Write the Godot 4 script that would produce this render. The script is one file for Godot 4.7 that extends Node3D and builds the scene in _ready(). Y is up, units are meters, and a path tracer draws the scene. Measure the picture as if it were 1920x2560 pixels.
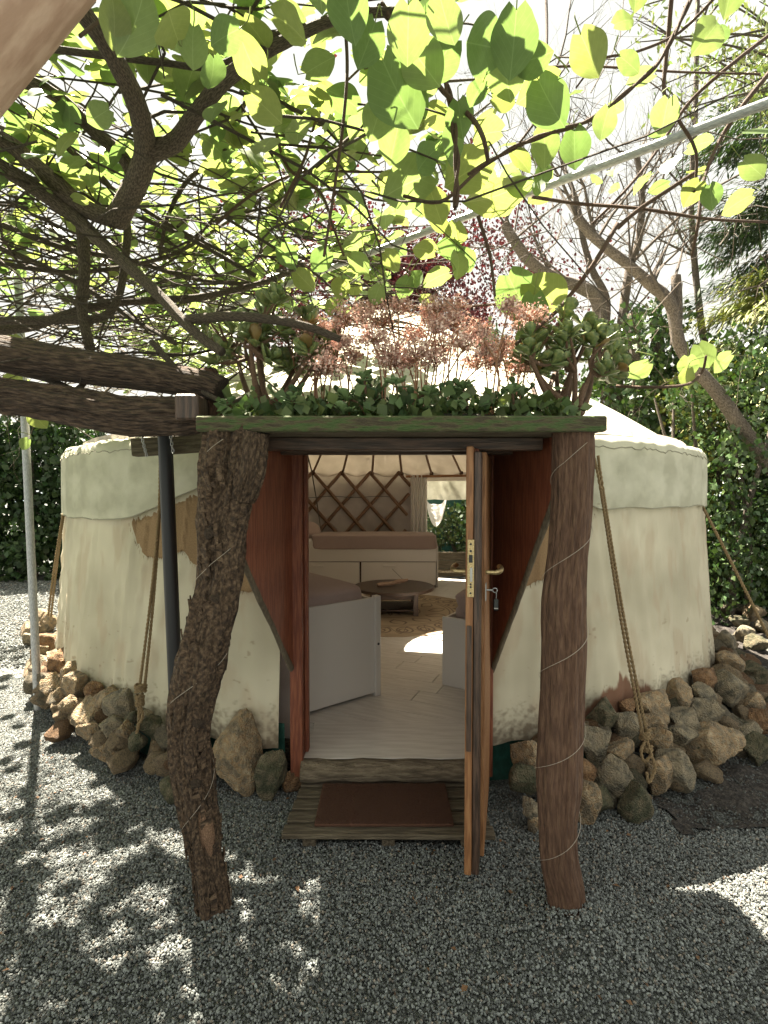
extends Node3D
# A canvas yurt with a timber porch under a kiwi vine, seen from the gravel in front of it.
# Positions are in metres: x to the right, y up, -z away from the viewer. Helper S(x, y, d) gives the point
# that lies d metres ahead along a sight line, so that things can be measured off the place as surveyed.

const FOCAL := 1280.0
var eye := Transform3D()
var rng := RandomNumberGenerator.new()
var noise := FastNoiseLite.new()
var taken := {}
var M := {}
const YC := 5.95          # distance of the yurt's middle from the viewer
const YR := 3.08          # its radius
const EAVE := 1.9         # height of the roof's lower edge
const PITCH := 0.6
const HEAD := 2.03        # top of the lattice inside
const CROWN := 0.78       # radius of the crown ring
const FLOOR := 0.18

class MB:
	var v := PackedVector3Array()
	var uv := PackedVector2Array()
	var c := PackedColorArray()
	var i := PackedInt32Array()
	var col := Color.WHITE
	func vert(p: Vector3, t := Vector2.ZERO) -> int:
		v.append(p); uv.append(t); c.append(col)
		return v.size() - 1
	func tri(a: int, b: int, d: int) -> void:
		i.append(a); i.append(b); i.append(d)
	func quad(a: int, b: int, d: int, e: int) -> void:
		i.append(a); i.append(b); i.append(d)
		i.append(a); i.append(d); i.append(e)
	func face(p: Array) -> void:            # flat polygon, own vertices, corners run clockwise seen from outside
		var f := v.size()
		for k in p.size():
			vert(p[k], Vector2(p[k].x + p[k].z, p[k].y))
		for k in range(1, p.size() - 1):
			tri(f, f + k, f + k + 1)
	func mesh(crisp := 0.0) -> ArrayMesh:               # crisp: share of each face's own normal, for broken stone
		var n := PackedVector3Array()
		n.resize(v.size())
		for k in range(0, i.size(), 3):
			var a := i[k]; var b := i[k + 1]; var d := i[k + 2]
			var q := (v[d] - v[a]).cross(v[b] - v[a])
			n[a] += q; n[b] += q; n[d] += q
		for k in n.size():
			n[k] = n[k].normalized() if n[k].length_squared() > 1e-20 else Vector3.UP
		if crisp > 0.0:
			var v2 := PackedVector3Array()
			var n2 := PackedVector3Array()
			for k in range(0, i.size(), 3):
				var a := i[k]; var b := i[k + 1]; var d := i[k + 2]
				var q := (v[d] - v[a]).cross(v[b] - v[a]).normalized()
				for e in [a, b, d]:
					v2.append(v[e])
					n2.append(n[e].lerp(q, crisp).normalized())
			v = v2
			n = n2
			uv.resize(v.size())
			c.resize(v.size())
			c.fill(Color.WHITE)
			i = PackedInt32Array(range(v.size()))
		var arr := []
		arr.resize(Mesh.ARRAY_MAX)
		arr[Mesh.ARRAY_VERTEX] = v
		arr[Mesh.ARRAY_NORMAL] = n
		arr[Mesh.ARRAY_TEX_UV] = uv
		arr[Mesh.ARRAY_COLOR] = c
		arr[Mesh.ARRAY_INDEX] = i
		var m := ArrayMesh.new()
		m.add_surface_from_arrays(Mesh.PRIMITIVE_TRIANGLES, arr)
		return m

# ---------------------------------------------------------------- places
func W(x: float, h: float, z: float) -> Vector3:
	return Vector3(x, h, -z)

func S(x: float, y: float, d: float) -> Vector3:      # sight line x, y of a 1920 x 2560 survey, d metres ahead
	return eye * Vector3((x - 960.0) / FOCAL * d, -(y - 1280.0) / FOCAL * d, -d)

func D(x: float, y: float, d: float) -> Vector3:      # the same on a 1659 x 2212 survey
	return S(x * 1.15732, y * 1.15732, d)

func G(x: float, y: float, h := 0.0) -> Vector3:      # where that sight line meets height h (1659 survey)
	var dir := eye.basis * Vector3((x * 1.15732 - 960.0) / FOCAL, -(y * 1.15732 - 1280.0) / FOCAL, -1.0)
	return eye.origin + dir * ((h - eye.origin.y) / dir.y)

func yp(deg: float, r: float, h: float) -> Vector3:   # a point on the yurt, degrees from its front towards the right
	var a := deg_to_rad(deg)
	return Vector3(r * sin(a), h, -(YC - r * cos(a)))

func bump2(x: float, z: float, cx: float, cz: float, r: float, h: float) -> float:
	var d := ((x - cx) * (x - cx) + (z - cz) * (z - cz)) / (r * r)
	return h * exp(-d)

func gh(x: float, z: float) -> float:                 # height of the gravel at x, distance z
	var h := 0.012 * noise.get_noise_2d(x * 90.0, z * 90.0)
	h += bump2(x, z, 0.74, 1.83, 0.2, 0.06) + bump2(x, z, -0.60, 1.87, 0.2, 0.03)
	return h

# ---------------------------------------------------------------- nodes
func numbered(called: String) -> String:
	if not taken.has(called):
		taken[called] = 0
		return called
	taken[called] += 1
	return "%s_%03d" % [called, taken[called]]

func tag(o: Node, label := "", category := "", group := "", kind := "") -> Node:
	if label: o.set_meta("label", label)
	if category: o.set_meta("category", category)
	if group: o.set_meta("group", group)
	if kind: o.set_meta("kind", kind)
	return o

func thing(called: String, at: Vector3, label: String, category: String, group := "", turn := 0.0) -> Node3D:
	var o := Node3D.new()
	o.name = numbered(called)
	o.position = at
	o.rotation.y = turn
	add_child(o)
	tag(o, label, category, group)
	return o

func part(parent: Node, called: String, m: Mesh, material: Material, at := Vector3.ZERO) -> MeshInstance3D:
	var o := MeshInstance3D.new()
	o.mesh = m
	o.material_override = material
	if parent == self:
		o.name = numbered(called)
	else:
		o.name = called
	o.position = at
	parent.add_child(o, true)
	return o

func many(parent: Node, called: String, m: Mesh, material: Material, xs: Array, cols := PackedColorArray()) -> MultiMeshInstance3D:
	var mm := MultiMesh.new()
	mm.transform_format = MultiMesh.TRANSFORM_3D
	mm.use_colors = cols.size() > 0
	mm.mesh = m
	mm.instance_count = xs.size()
	for k in xs.size():
		mm.set_instance_transform(k, xs[k])
		if cols.size() > 0:
			mm.set_instance_color(k, cols[k])
	var o := MultiMeshInstance3D.new()
	o.multimesh = mm
	o.material_override = material
	o.name = numbered(called) if parent == self else called
	o.set_meta("kind", "stuff")
	parent.add_child(o, true)
	return o

# ---------------------------------------------------------------- materials
func lin(r: float, g: float, b: float) -> Color:
	return Color(r, g, b).linear_to_srgb()

func noise_tex(sd: int, freq: float, stops: Array, octaves := 4, kind := FastNoiseLite.TYPE_SIMPLEX_SMOOTH, size := 512, fractal := FastNoiseLite.FRACTAL_FBM) -> NoiseTexture2D:
	var n := FastNoiseLite.new()
	n.seed = sd
	n.noise_type = kind
	n.frequency = freq
	n.fractal_type = fractal
	n.fractal_octaves = octaves
	var t := NoiseTexture2D.new()
	t.width = size
	t.height = size
	t.seamless = true
	t.noise = n
	if stops.size() > 0:
		var g := Gradient.new()
		g.offsets = PackedFloat32Array()
		g.colors = PackedColorArray()
		for s in stops:
			g.add_point(s[0], s[1])
		t.color_ramp = g
	return t

func flat(called: String, c: Color, rough := 0.8, metal := 0.0) -> StandardMaterial3D:
	var m := StandardMaterial3D.new()
	m.resource_name = called
	m.albedo_color = c
	m.roughness = rough
	m.metallic = metal
	M[called] = m
	return m

# colour that wanders between stops, and relief, both by position (triplanar) or along the mesh's own uv
func rough_mat(called: String, sd: int, freq: float, stops: Array, scale: Vector3, rough := 0.85, relief := 0.0, relief_freq := 0.05, by_uv := false, world := false) -> StandardMaterial3D:
	var m := StandardMaterial3D.new()
	m.resource_name = called
	m.albedo_texture = noise_tex(sd, freq, stops, 6)
	m.roughness = rough
	m.uv1_scale = scale
	if not by_uv:
		m.uv1_triplanar = true
		m.uv1_world_triplanar = world
	if relief > 0.0:
		m.heightmap_enabled = true
		m.heightmap_texture = noise_tex(sd + 7, relief_freq, [], 6)
		m.heightmap_scale = relief
	M[called] = m
	return m

# ---------------------------------------------------------------- shapes
func box(mb: MB, c: Vector3, s: Vector3, b := Basis(), bev := 0.004) -> void:
	var h := s * 0.5
	var e := minf(bev, minf(h.x, minf(h.y, h.z)) * 0.6)
	var ax := [Vector3(1, 0, 0), Vector3(0, 1, 0), Vector3(0, 0, 1)]
	var corner := func(sx: float, sy: float, sz: float, which: int) -> Vector3:
		var p := Vector3(sx * h.x, sy * h.y, sz * h.z)
		for k in 3:
			if k != which:
				p[k] -= signf(p[k]) * e
		return p
	var put := func(pts: Array, outward: Vector3) -> void:
		var nn: Vector3 = (pts[2] - pts[0]).cross(pts[1] - pts[0])
		if nn.dot(outward) < 0.0:
			pts.reverse()
		var q := []
		for p in pts:
			q.append(c + b * p)
		mb.face(q)
	for k in 3:
		for sg in [-1.0, 1.0]:
			var pts := []
			for uvw in [[-1.0, -1.0], [1.0, -1.0], [1.0, 1.0], [-1.0, 1.0]]:
				var q := Vector3()
				q[k] = sg
				q[(k + 1) % 3] = uvw[0]
				q[(k + 2) % 3] = uvw[1]
				pts.append(corner.call(q.x, q.y, q.z, k))
			put.call(pts, ax[k] * sg)
	for k in 3:                                         # twelve chamfered edges
		var a := (k + 1) % 3
		var d := (k + 2) % 3
		for s1 in [-1.0, 1.0]:
			for s2 in [-1.0, 1.0]:
				var pts := []
				for w in [[-1.0, a], [1.0, a], [1.0, d], [-1.0, d]]:
					var q := Vector3()
					q[k] = w[0]; q[a] = s1; q[d] = s2
					pts.append(corner.call(q.x, q.y, q.z, w[1]))
				put.call(pts, ax[a] * s1 + ax[d] * s2)
	for sx in [-1.0, 1.0]:
		for sy in [-1.0, 1.0]:
			for sz in [-1.0, 1.0]:
				put.call([corner.call(sx, sy, sz, 0), corner.call(sx, sy, sz, 1), corner.call(sx, sy, sz, 2)], Vector3(sx, sy, sz))

func box_mesh(s: Vector3, bev := 0.004) -> ArrayMesh:
	var mb := MB.new()
	box(mb, Vector3.ZERO, s, Basis(), bev)
	return mb.mesh()

func curve_pts(pts: Array, rads: Array, step: float) -> Array:     # Catmull-Rom through pts: [[points], [radii]]
	var op := []
	var orr := []
	var n := pts.size()
	for k in n - 1:
		var p0: Vector3 = pts[maxi(k - 1, 0)]
		var p1: Vector3 = pts[k]
		var p2: Vector3 = pts[k + 1]
		var p3: Vector3 = pts[mini(k + 2, n - 1)]
		var m := maxi(1, int(ceil(p1.distance_to(p2) / step)))
		for j in m:
			var t := float(j) / m
			op.append(p1.cubic_interpolate(p2, p0, p3, t))
			orr.append(lerpf(rads[k], rads[k + 1], t))
	op.append(pts[n - 1])
	orr.append(rads[n - 1])
	return [op, orr]

# a tube along pts; rough > 0 gives it ridged bark
func tube(mb: MB, pts: Array, rads: Array, sides := 8, rough := 0.0, sd := 0.0, fa := 2.2, fl := 3.0, caps := true, squash := 1.0) -> void:
	var n := pts.size()
	if n < 2:
		return
	var t0: Vector3 = (pts[1] - pts[0]).normalized()
	var u: Vector3 = t0.cross(Vector3.UP if absf(t0.y) < 0.9 else Vector3.RIGHT).normalized()
	var first := mb.v.size()
	var L := 0.0
	for k in n:
		var a: Vector3 = pts[maxi(k - 1, 0)]
		var d: Vector3 = pts[mini(k + 1, n - 1)]
		var t := (d - a).normalized()
		u = (u - t * u.dot(t)).normalized()
		var w := t.cross(u)
		if k > 0:
			L += pts[k].distance_to(pts[k - 1])
		for j in sides + 1:
			var ang := TAU * (j % sides) / sides
			var r: float = rads[k]
			if rough > 0.0:
				var q := noise.get_noise_3d(cos(ang) * fa * 70.0 + sd * 57.0, sin(ang) * fa * 70.0, L * fl * 110.0 + sd * 31.0)
				var q2 := noise.get_noise_3d(cos(ang) * fa * 260.0 + sd * 57.0, sin(ang) * fa * 260.0, L * fl * 260.0 + sd * 11.0)
				var q3 := noise.get_noise_3d(cos(ang) * fa * 620.0 + sd * 57.0, sin(ang) * fa * 620.0, L * fl * 700.0 + sd * 17.0)
				r *= 1.0 + rough * (q * 0.9 + (0.3 - absf(q2)) * 0.9 + q3 * 0.25)
			mb.vert(pts[k] + (u * cos(ang) + w * sin(ang) * squash) * r, Vector2(float(j) / sides, L))
	for k in n - 1:
		for j in sides:
			var a := first + k * (sides + 1) + j
			mb.quad(a, a + 1, a + sides + 2, a + sides + 1)
	if caps:
		for e in [0, n - 1]:
			var m := mb.vert(pts[e], Vector2(0.5, 0))
			for j in sides:
				var q := first + int(e) * (sides + 1) + j
				if e == 0:
					mb.tri(m, q + 1, q)
				else:
					mb.tri(m, q, q + 1)

func limb(mb: MB, pts: Array, rads: Array, step := 0.05, sides := 8, rough := 0.0, sd := 0.0, fa := 2.2, fl := 3.0) -> void:
	var c := curve_pts(pts, rads, step)
	tube(mb, c[0], c[1], sides, rough, sd, fa, fl)

func limb_mesh(pts: Array, rads: Array, step := 0.05, sides := 8, rough := 0.0, sd := 0.0, fa := 2.2, fl := 3.0) -> ArrayMesh:
	var mb := MB.new()
	limb(mb, pts, rads, step, sides, rough, sd, fa, fl)
	return mb.mesh()

func sheet(mb: MB, nu: int, nv: int, f: Callable, keep = null) -> void:
	var first := mb.v.size()
	for a in nu + 1:
		for b in nv + 1:
			var t := Vector2(float(a) / nu, float(b) / nv)
			mb.vert(f.call(t.x, t.y), t)
	for a in nu:
		for b in nv:
			if keep != null and not keep.call((a + 0.5) / nu, (b + 0.5) / nv):
				continue
			var q := first + a * (nv + 1) + b
			mb.quad(q, q + 1, q + nv + 2, q + nv + 1)

# a pillow-like solid: superellipsoid with soft noise
func cushion(mb: MB, c: Vector3, s: Vector3, b: Basis, e1 := 0.35, e2 := 0.35, lump := 0.02, sd := 0.0) -> void:
	var first := mb.v.size()
	var nu := 28
	var nv := 18
	for k in nu + 1:
		for j in nv + 1:
			var a := TAU * (k % nu) / nu
			var p := -PI / 2 + PI * j / nv
			var q := Vector3(signf(cos(p) * cos(a)) * pow(absf(cos(p)), e2) * pow(absf(cos(a)), e1), signf(sin(p)) * pow(absf(sin(p)), e2), signf(sin(a)) * pow(absf(cos(p)), e2) * pow(absf(sin(a)), e1))
			var r := 1.0 + lump * noise.get_noise_3d(q.x * 90.0 + sd * 71.0, q.y * 90.0, q.z * 90.0)
			mb.vert(c + b * (q * s * 0.5 * r), Vector2(float(k) / nu, float(j) / nv))
	for k in nu:
		for j in nv:
			var q := first + k * (nv + 1) + j
			mb.quad(q, q + nv + 1, q + nv + 2, q + 1)

var ico_cache := {}
func ico(level: int) -> Array:                       # [unit vectors, indices]
	if ico_cache.has(level):
		return ico_cache[level]
	var t := (1.0 + sqrt(5.0)) / 2.0
	var v := []
	for q in [[-1, t, 0], [1, t, 0], [-1, -t, 0], [1, -t, 0], [0, -1, t], [0, 1, t], [0, -1, -t], [0, 1, -t], [t, 0, -1], [t, 0, 1], [-t, 0, -1], [-t, 0, 1]]:
		v.append(Vector3(q[0], q[1], q[2]).normalized())
	var f := [[0, 11, 5], [0, 5, 1], [0, 1, 7], [0, 7, 10], [0, 10, 11], [1, 5, 9], [5, 11, 4], [11, 10, 2], [10, 7, 6], [7, 1, 8], [3, 9, 4], [3, 4, 2], [3, 2, 6], [3, 6, 8], [3, 8, 9], [4, 9, 5], [2, 4, 11], [6, 2, 10], [8, 6, 7], [9, 8, 1]]
	for l in level:
		var mid := {}
		var g := []
		for q in f:
			var m := []
			for e in [[q[0], q[1]], [q[1], q[2]], [q[2], q[0]]]:
				var key := Vector2i(mini(e[0], e[1]), maxi(e[0], e[1]))
				if not mid.has(key):
					mid[key] = v.size()
					v.append(((v[e[0]] + v[e[1]]) * 0.5).normalized())
				m.append(mid[key])
			g += [[q[0], m[0], m[2]], [q[1], m[1], m[0]], [q[2], m[2], m[1]], m]
		f = g
	ico_cache[level] = [v, f]
	return ico_cache[level]

# a broken stone: a ball cut by planes, then roughened
func rock_mesh(sd: int, s: Vector3, level := 3, sharp := 1.0) -> ArrayMesh:
	var r := RandomNumberGenerator.new()
	r.seed = sd * 7919 + 13
	var pn := []
	var pd := []
	for k in 11:
		var n := Vector3(r.randfn(), r.randfn() * 1.1, r.randfn()).normalized()
		pn.append(n)
		pd.append(r.randf_range(0.42, 0.74))
	var ic := ico(level)
	var mb := MB.new()
	var lo := Vector3.ONE * 9.0
	var hi := -lo
	var raw := []
	for d in ic[0]:
		var q := 1.0
		for k in pn.size():
			var dt: float = d.dot(pn[k])
			if dt > 0.05:
				q = minf(q, pd[k] / dt)
		q = lerpf(0.85, q, sharp)
		q *= 1.0 + 0.07 * noise.get_noise_3d(d.x * 110.0 + sd * 13.0, d.y * 110.0, d.z * 110.0) + 0.05 * noise.get_noise_3d(d.x * 330.0 + sd * 13.0, d.y * 330.0, d.z * 330.0)
		var p: Vector3 = d * q
		raw.append(p)
		lo = lo.min(p)
		hi = hi.max(p)
	for p in raw:
		var q: Vector3 = ((p - lo) / (hi - lo) - Vector3.ONE * 0.5) * s
		mb.vert(q)
	for t in ic[1]:
		mb.tri(t[0], t[2], t[1])
	return mb.mesh(0.65)

func rbasis(r: RandomNumberGenerator, s: float) -> Basis:
	return Basis.from_euler(Vector3(r.randf() * TAU, r.randf() * TAU, r.randf() * TAU)).scaled(Vector3.ONE * s)

# ================================================================ the scene
func _ready() -> void:
	noise.seed = 11
	noise.noise_type = FastNoiseLite.TYPE_SIMPLEX_SMOOTH
	noise.fractal_octaves = 2
	rng.seed = 4242
	# camera
	var cam := Camera3D.new()
	cam.name = "camera"
	cam.fov = 90.0
	cam.near = 0.05
	cam.far = 400.0
	cam.position = Vector3(0, 1.6, 0)
	cam.rotation_degrees = Vector3(-1.88, 0, 0)
	add_child(cam)
	cam.make_current()
	eye = cam.transform
	# sky and exposure
	var we := WorldEnvironment.new()
	we.name = "surroundings"
	var env := Environment.new()
	env.background_mode = Environment.BG_SKY
	var sky := Sky.new()
	var sm := ProceduralSkyMaterial.new()
	sm.sky_top_color = Color(0.90, 0.905, 0.875)
	sm.sky_horizon_color = Color(0.985, 0.97, 0.915)
	sm.sky_curve = 0.22
	sm.ground_bottom_color = Color(0.25, 0.27, 0.24)
	sm.ground_horizon_color = Color(0.6, 0.64, 0.64)
	sm.sky_energy_multiplier = 0.425
	sky.sky_material = sm
	env.sky = sky
	env.tonemap_mode = Environment.TONE_MAPPER_LINEAR
	env.tonemap_exposure = 9.0
	env.ssao_enabled = true
	env.ssil_enabled = true
	env.sdfgi_enabled = true
	we.environment = env
	add_child(we)
	# the sun stands high, behind the yurt and to its left
	var sun := DirectionalLight3D.new()
	sun.name = "sun"
	sun.light_energy = 1.6
	sun.light_color = Color(1.0, 0.955, 0.88)
	sun.light_angular_distance = 0.5
	sun.shadow_enabled = true
	var az := deg_to_rad(35.0)
	var el := deg_to_rad(62.5)
	var to_sun := Vector3(-sin(az) * cos(el), sin(el), -cos(az) * cos(el))
	add_child(sun)
	sun.look_at_from_position(Vector3.ZERO, -to_sun, Vector3.UP)

	materials()
	grounds()
	yurt_shell()
	yurt_inside()
	door_and_frame()
	porch()
	step_and_mat()
	stones()
	background()
	log_beams()
	poles()
	ropes()
	furniture()
	roof_plants()
	vine()
	small_things()
	for o in find_children("*", "GeometryInstance3D", true, false):
		o.cast_shadow = GeometryInstance3D.SHADOW_CASTING_SETTING_ON

func materials() -> void:
	var k := FastNoiseLite.TYPE_SIMPLEX_SMOOTH
	# ground
	rough_mat("ground_grit", 3, 0.06, [[0.25, lin(0.035, 0.039, 0.035)], [0.5, lin(0.1, 0.107, 0.1)], [0.75, lin(0.19, 0.2, 0.185)]], Vector3(2.2, 2.2, 2.2), 0.95, 1.2, 0.1, false, true)
	rough_mat("soil", 5, 0.03, [[0.3, lin(0.018, 0.015, 0.013)], [0.55, lin(0.035, 0.029, 0.025)], [0.8, lin(0.07, 0.06, 0.05)]], Vector3(1.5, 1.5, 1.5), 0.95, 1.5, 0.06, false, true)
	rough_mat("sod", 6, 0.03, [[0.3, lin(0.02, 0.018, 0.012)], [0.8, lin(0.05, 0.045, 0.03)]], Vector3(3, 3, 3), 0.95, 1.5, 0.06)
	var pb := flat("pebble", Color.WHITE, 0.8)
	pb.vertex_color_use_as_albedo = true
	# stone, three tints
	rough_mat("stone_ochre", 11, 0.006, [[0.25, lin(0.15, 0.12, 0.08)], [0.42, lin(0.28, 0.23, 0.155)], [0.52, lin(0.32, 0.205, 0.105)], [0.62, lin(0.37, 0.265, 0.15)], [0.78, lin(0.43, 0.345, 0.225)]], Vector3(5, 5, 5), 0.92, 2.6, 0.03)
	rough_mat("stone_grey", 12, 0.006, [[0.25, lin(0.1, 0.09, 0.066)], [0.45, lin(0.19, 0.17, 0.123)], [0.6, lin(0.25, 0.205, 0.135)], [0.75, lin(0.32, 0.265, 0.175)]], Vector3(5, 5, 5), 0.92, 2.6, 0.03)
	rough_mat("stone_rust", 13, 0.006, [[0.25, lin(0.12, 0.068, 0.036)], [0.5, lin(0.25, 0.135, 0.06)], [0.75, lin(0.3, 0.2, 0.115)]], Vector3(5, 5, 5), 0.92, 2.6, 0.03)
	rough_mat("stone_moss", 14, 0.006, [[0.25, lin(0.05, 0.056, 0.028)], [0.5, lin(0.11, 0.1, 0.06)], [0.75, lin(0.19, 0.155, 0.095)]], Vector3(5, 5, 5), 0.95, 2.6, 0.03)
	# timber
	rough_mat("bark", 21, 0.03, [[0.22, lin(0.04, 0.025, 0.015)], [0.5, lin(0.085, 0.053, 0.031)], [0.72, lin(0.135, 0.09, 0.055)]], Vector3(2.0, 2.4, 1.0), 0.95, 3.0, 0.02, true)
	rough_mat("bark_smooth", 22, 0.03, [[0.25, lin(0.075, 0.038, 0.022)], [0.5, lin(0.1, 0.052, 0.03)], [0.75, lin(0.13, 0.073, 0.043)]], Vector3(2.0, 0.6, 1.0), 0.85, 1.2, 0.03, true)
	rough_mat("bark_log", 27, 0.03, [[0.25, lin(0.03, 0.018, 0.012)], [0.5, lin(0.065, 0.041, 0.027)], [0.75, lin(0.11, 0.073, 0.048)]], Vector3(2.0, 0.7, 1.0), 0.95, 2.5, 0.03, true)
	rough_mat("bark_vine", 23, 0.03, [[0.25, lin(0.06, 0.045, 0.03)], [0.5, lin(0.115, 0.087, 0.06)], [0.75, lin(0.18, 0.14, 0.1)]], Vector3(2.0, 3.0, 1.0), 0.9, 1.0, 0.06, true)
	rough_mat("bark_red", 24, 0.03, [[0.25, lin(0.085, 0.05, 0.032)], [0.75, lin(0.2, 0.115, 0.07)]], Vector3(2.0, 6.0, 1.0), 0.85, 0.6, 0.06, true)
	rough_mat("bark_tree", 25, 0.03, [[0.25, lin(0.08, 0.062, 0.047)], [0.5, lin(0.17, 0.135, 0.105)], [0.75, lin(0.27, 0.225, 0.18)]], Vector3(3.0, 1.5, 1.0), 0.95, 2.0, 0.05, true)
	rough_mat("peeled", 26, 0.02, [[0.3, lin(0.34, 0.22, 0.15)], [0.7, lin(0.46, 0.325, 0.235)]], Vector3(1.0, 1.0, 1.0), 0.8, 0.15, 0.03, true)
	for ax in [["x", Vector3(0.7, 9, 9)], ["y", Vector3(9, 0.7, 9)], ["z", Vector3(9, 9, 0.7)]]:
		rough_mat("red_wood_" + ax[0], 31, 0.012, [[0.3, lin(0.14, 0.038, 0.018)], [0.5, lin(0.185, 0.053, 0.024)], [0.7, lin(0.23, 0.075, 0.034)]], ax[1], 0.6, 0.25, 0.04)
		rough_mat("amber_wood_" + ax[0], 32, 0.012, [[0.3, lin(0.2, 0.088, 0.034)], [0.5, lin(0.26, 0.12, 0.048)], [0.72, lin(0.32, 0.16, 0.068)]], ax[1], 0.55, 0.25, 0.04)
		rough_mat("old_wood_" + ax[0], 33, 0.012, [[0.25, lin(0.085, 0.066, 0.042)], [0.5, lin(0.13, 0.104, 0.068)], [0.75, lin(0.18, 0.148, 0.1)]], ax[1], 0.9, 0.8, 0.04)
		rough_mat("dark_wood_" + ax[0], 34, 0.012, [[0.3, lin(0.03, 0.018, 0.012)], [0.7, lin(0.085, 0.05, 0.034)]], ax[1], 0.45, 0.2, 0.04)
	rough_mat("mossy_wood", 35, 0.011, [[0.3, lin(0.055, 0.045, 0.026)], [0.46, lin(0.085, 0.075, 0.038)], [0.6, lin(0.065, 0.09, 0.03)], [0.75, lin(0.05, 0.085, 0.025)]], Vector3(1.2, 6, 6), 0.92, 0.8, 0.04)
	rough_mat("sill_wood", 36, 0.014, [[0.28, lin(0.11, 0.085, 0.055)], [0.5, lin(0.18, 0.14, 0.095)], [0.72, lin(0.27, 0.22, 0.15)]], Vector3(1.0, 7, 7), 0.9, 1.4, 0.05)
	# canvas
	rough_mat("canvas_roof", 41, 0.006, [[0.3, lin(0.47, 0.46, 0.35)], [0.5, lin(0.58, 0.57, 0.445)], [0.75, lin(0.66, 0.645, 0.52)]], Vector3(1, 1, 1), 0.95, 0.12, 0.18)
	M["canvas_roof"].backlight_enabled = true
	M["canvas_roof"].backlight = Color(0.72, 0.72, 0.72)
	rough_mat("burlap", 42, 0.05, [[0.25, lin(0.22, 0.14, 0.07)], [0.5, lin(0.26, 0.17, 0.088)], [0.75, lin(0.3, 0.2, 0.105)]], Vector3(6, 3, 6), 0.95, 0.2, 0.3)
	rough_mat("liner", 43, 0.006, [[0.3, lin(0.48, 0.445, 0.43)], [0.8, lin(0.58, 0.545, 0.53)]], Vector3(1, 1, 1), 0.95, 0.1, 0.15)
	M["liner"].backlight_enabled = true
	M["liner"].backlight = Color(0.8, 0.77, 0.74)
	flat("hem_cloth", lin(0.3, 0.29, 0.22), 0.95)
	rough_mat("tarp_green", 44, 0.02, [[0.3, lin(0.008, 0.05, 0.035)], [0.8, lin(0.015, 0.085, 0.06)]], Vector3(2, 2, 2), 0.6, 0.2, 0.05)
	wall_canvas_material()
	# inside
	rough_mat("laminate", 51, 0.01, [[0.25, lin(0.54, 0.505, 0.46)], [0.5, lin(0.59, 0.555, 0.51)], [0.8, lin(0.64, 0.605, 0.56)]], Vector3(0.7, 6, 6), 0.36, 0.05, 0.05)
	flat("white_paint", lin(0.6, 0.565, 0.52), 0.42)
	rough_mat("blanket", 52, 0.14, [[0.25, lin(0.3, 0.215, 0.19)], [0.5, lin(0.41, 0.31, 0.28)], [0.78, lin(0.5, 0.4, 0.36)]], Vector3(3, 3, 3), 1.0, 0.6, 0.25)
	M["blanket"].rim_enabled = true
	M["blanket"].rim = 0.4
	flat("linen", lin(0.62, 0.59, 0.55), 0.95)
	rough_mat("lath_wood", 53, 0.02, [[0.3, lin(0.14, 0.075, 0.045)], [0.7, lin(0.24, 0.14, 0.085)]], Vector3(2, 2, 1), 0.7, 0.2, 0.05, true)
	rough_mat("coir", 54, 0.2, [[0.25, lin(0.06, 0.025, 0.014)], [0.5, lin(0.13, 0.058, 0.034)], [0.8, lin(0.22, 0.11, 0.065)]], Vector3(3, 3, 3), 1.0, 1.2, 0.3)
	# metal and cord
	flat("black_paint", lin(0.01, 0.011, 0.013), 0.5)
	rough_mat("galvanised", 61, 0.02, [[0.3, lin(0.3, 0.31, 0.32)], [0.7, lin(0.44, 0.45, 0.46)]], Vector3(2, 3, 1), 0.45, 0.1, 0.05, true)
	M["galvanised"].metallic = 0.55
	rough_mat("brass", 62, 0.03, [[0.3, lin(0.42, 0.31, 0.15)], [0.7, lin(0.62, 0.5, 0.28)]], Vector3(9, 9, 9), 0.36, 0.1, 0.1)
	M["brass"].metallic = 0.9
	flat("steel", lin(0.42, 0.42, 0.42), 0.35, 0.9)
	flat("plastic_black", lin(0.012, 0.014, 0.014), 0.45)
	rough_mat("rope", 63, 0.06, [[0.25, lin(0.2, 0.13, 0.06)], [0.5, lin(0.36, 0.25, 0.125)], [0.75, lin(0.47, 0.35, 0.19)]], Vector3(1, 30, 1), 0.95, 0.4, 0.1, true)
	flat("wire", lin(0.38, 0.33, 0.27), 0.5, 0.2)
	# leaves
	leaf_material()
	var jade := rough_mat("jade", 71, 0.02, [[0.3, lin(0.1, 0.15, 0.055)], [0.55, lin(0.16, 0.21, 0.075)], [0.8, lin(0.3, 0.3, 0.1)]], Vector3(5, 5, 5), 0.38, 0.0, 0.05, false, true)
	jade.backlight_enabled = true
	jade.backlight = Color(0.3, 0.34, 0.1)
	var jr := flat("jade_red", lin(0.22, 0.15, 0.05), 0.4)
	jr.backlight_enabled = true
	jr.backlight = Color(0.4, 0.25, 0.08)
	for q in [["succulent", 0.16, 0.24, 0.1, 0.45], ["ivy", 0.045, 0.085, 0.026, 0.4], ["hedge_leaf", 0.022, 0.05, 0.014, 0.6], ["purple_leaf", 0.085, 0.016, 0.022, 0.5], ["conifer", 0.035, 0.07, 0.02, 0.7], ["lime_conifer", 0.17, 0.2, 0.05, 0.7], ["fern", 0.085, 0.13, 0.045, 0.6], ["willow", 0.2, 0.26, 0.09, 0.6], ["fern_leaf", 0.1, 0.17, 0.07, 0.5]]:
		var m := flat(q[0], lin(q[1], q[2], q[3]), q[4])
		m.vertex_color_use_as_albedo = true
		m.backlight_enabled = true
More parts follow.
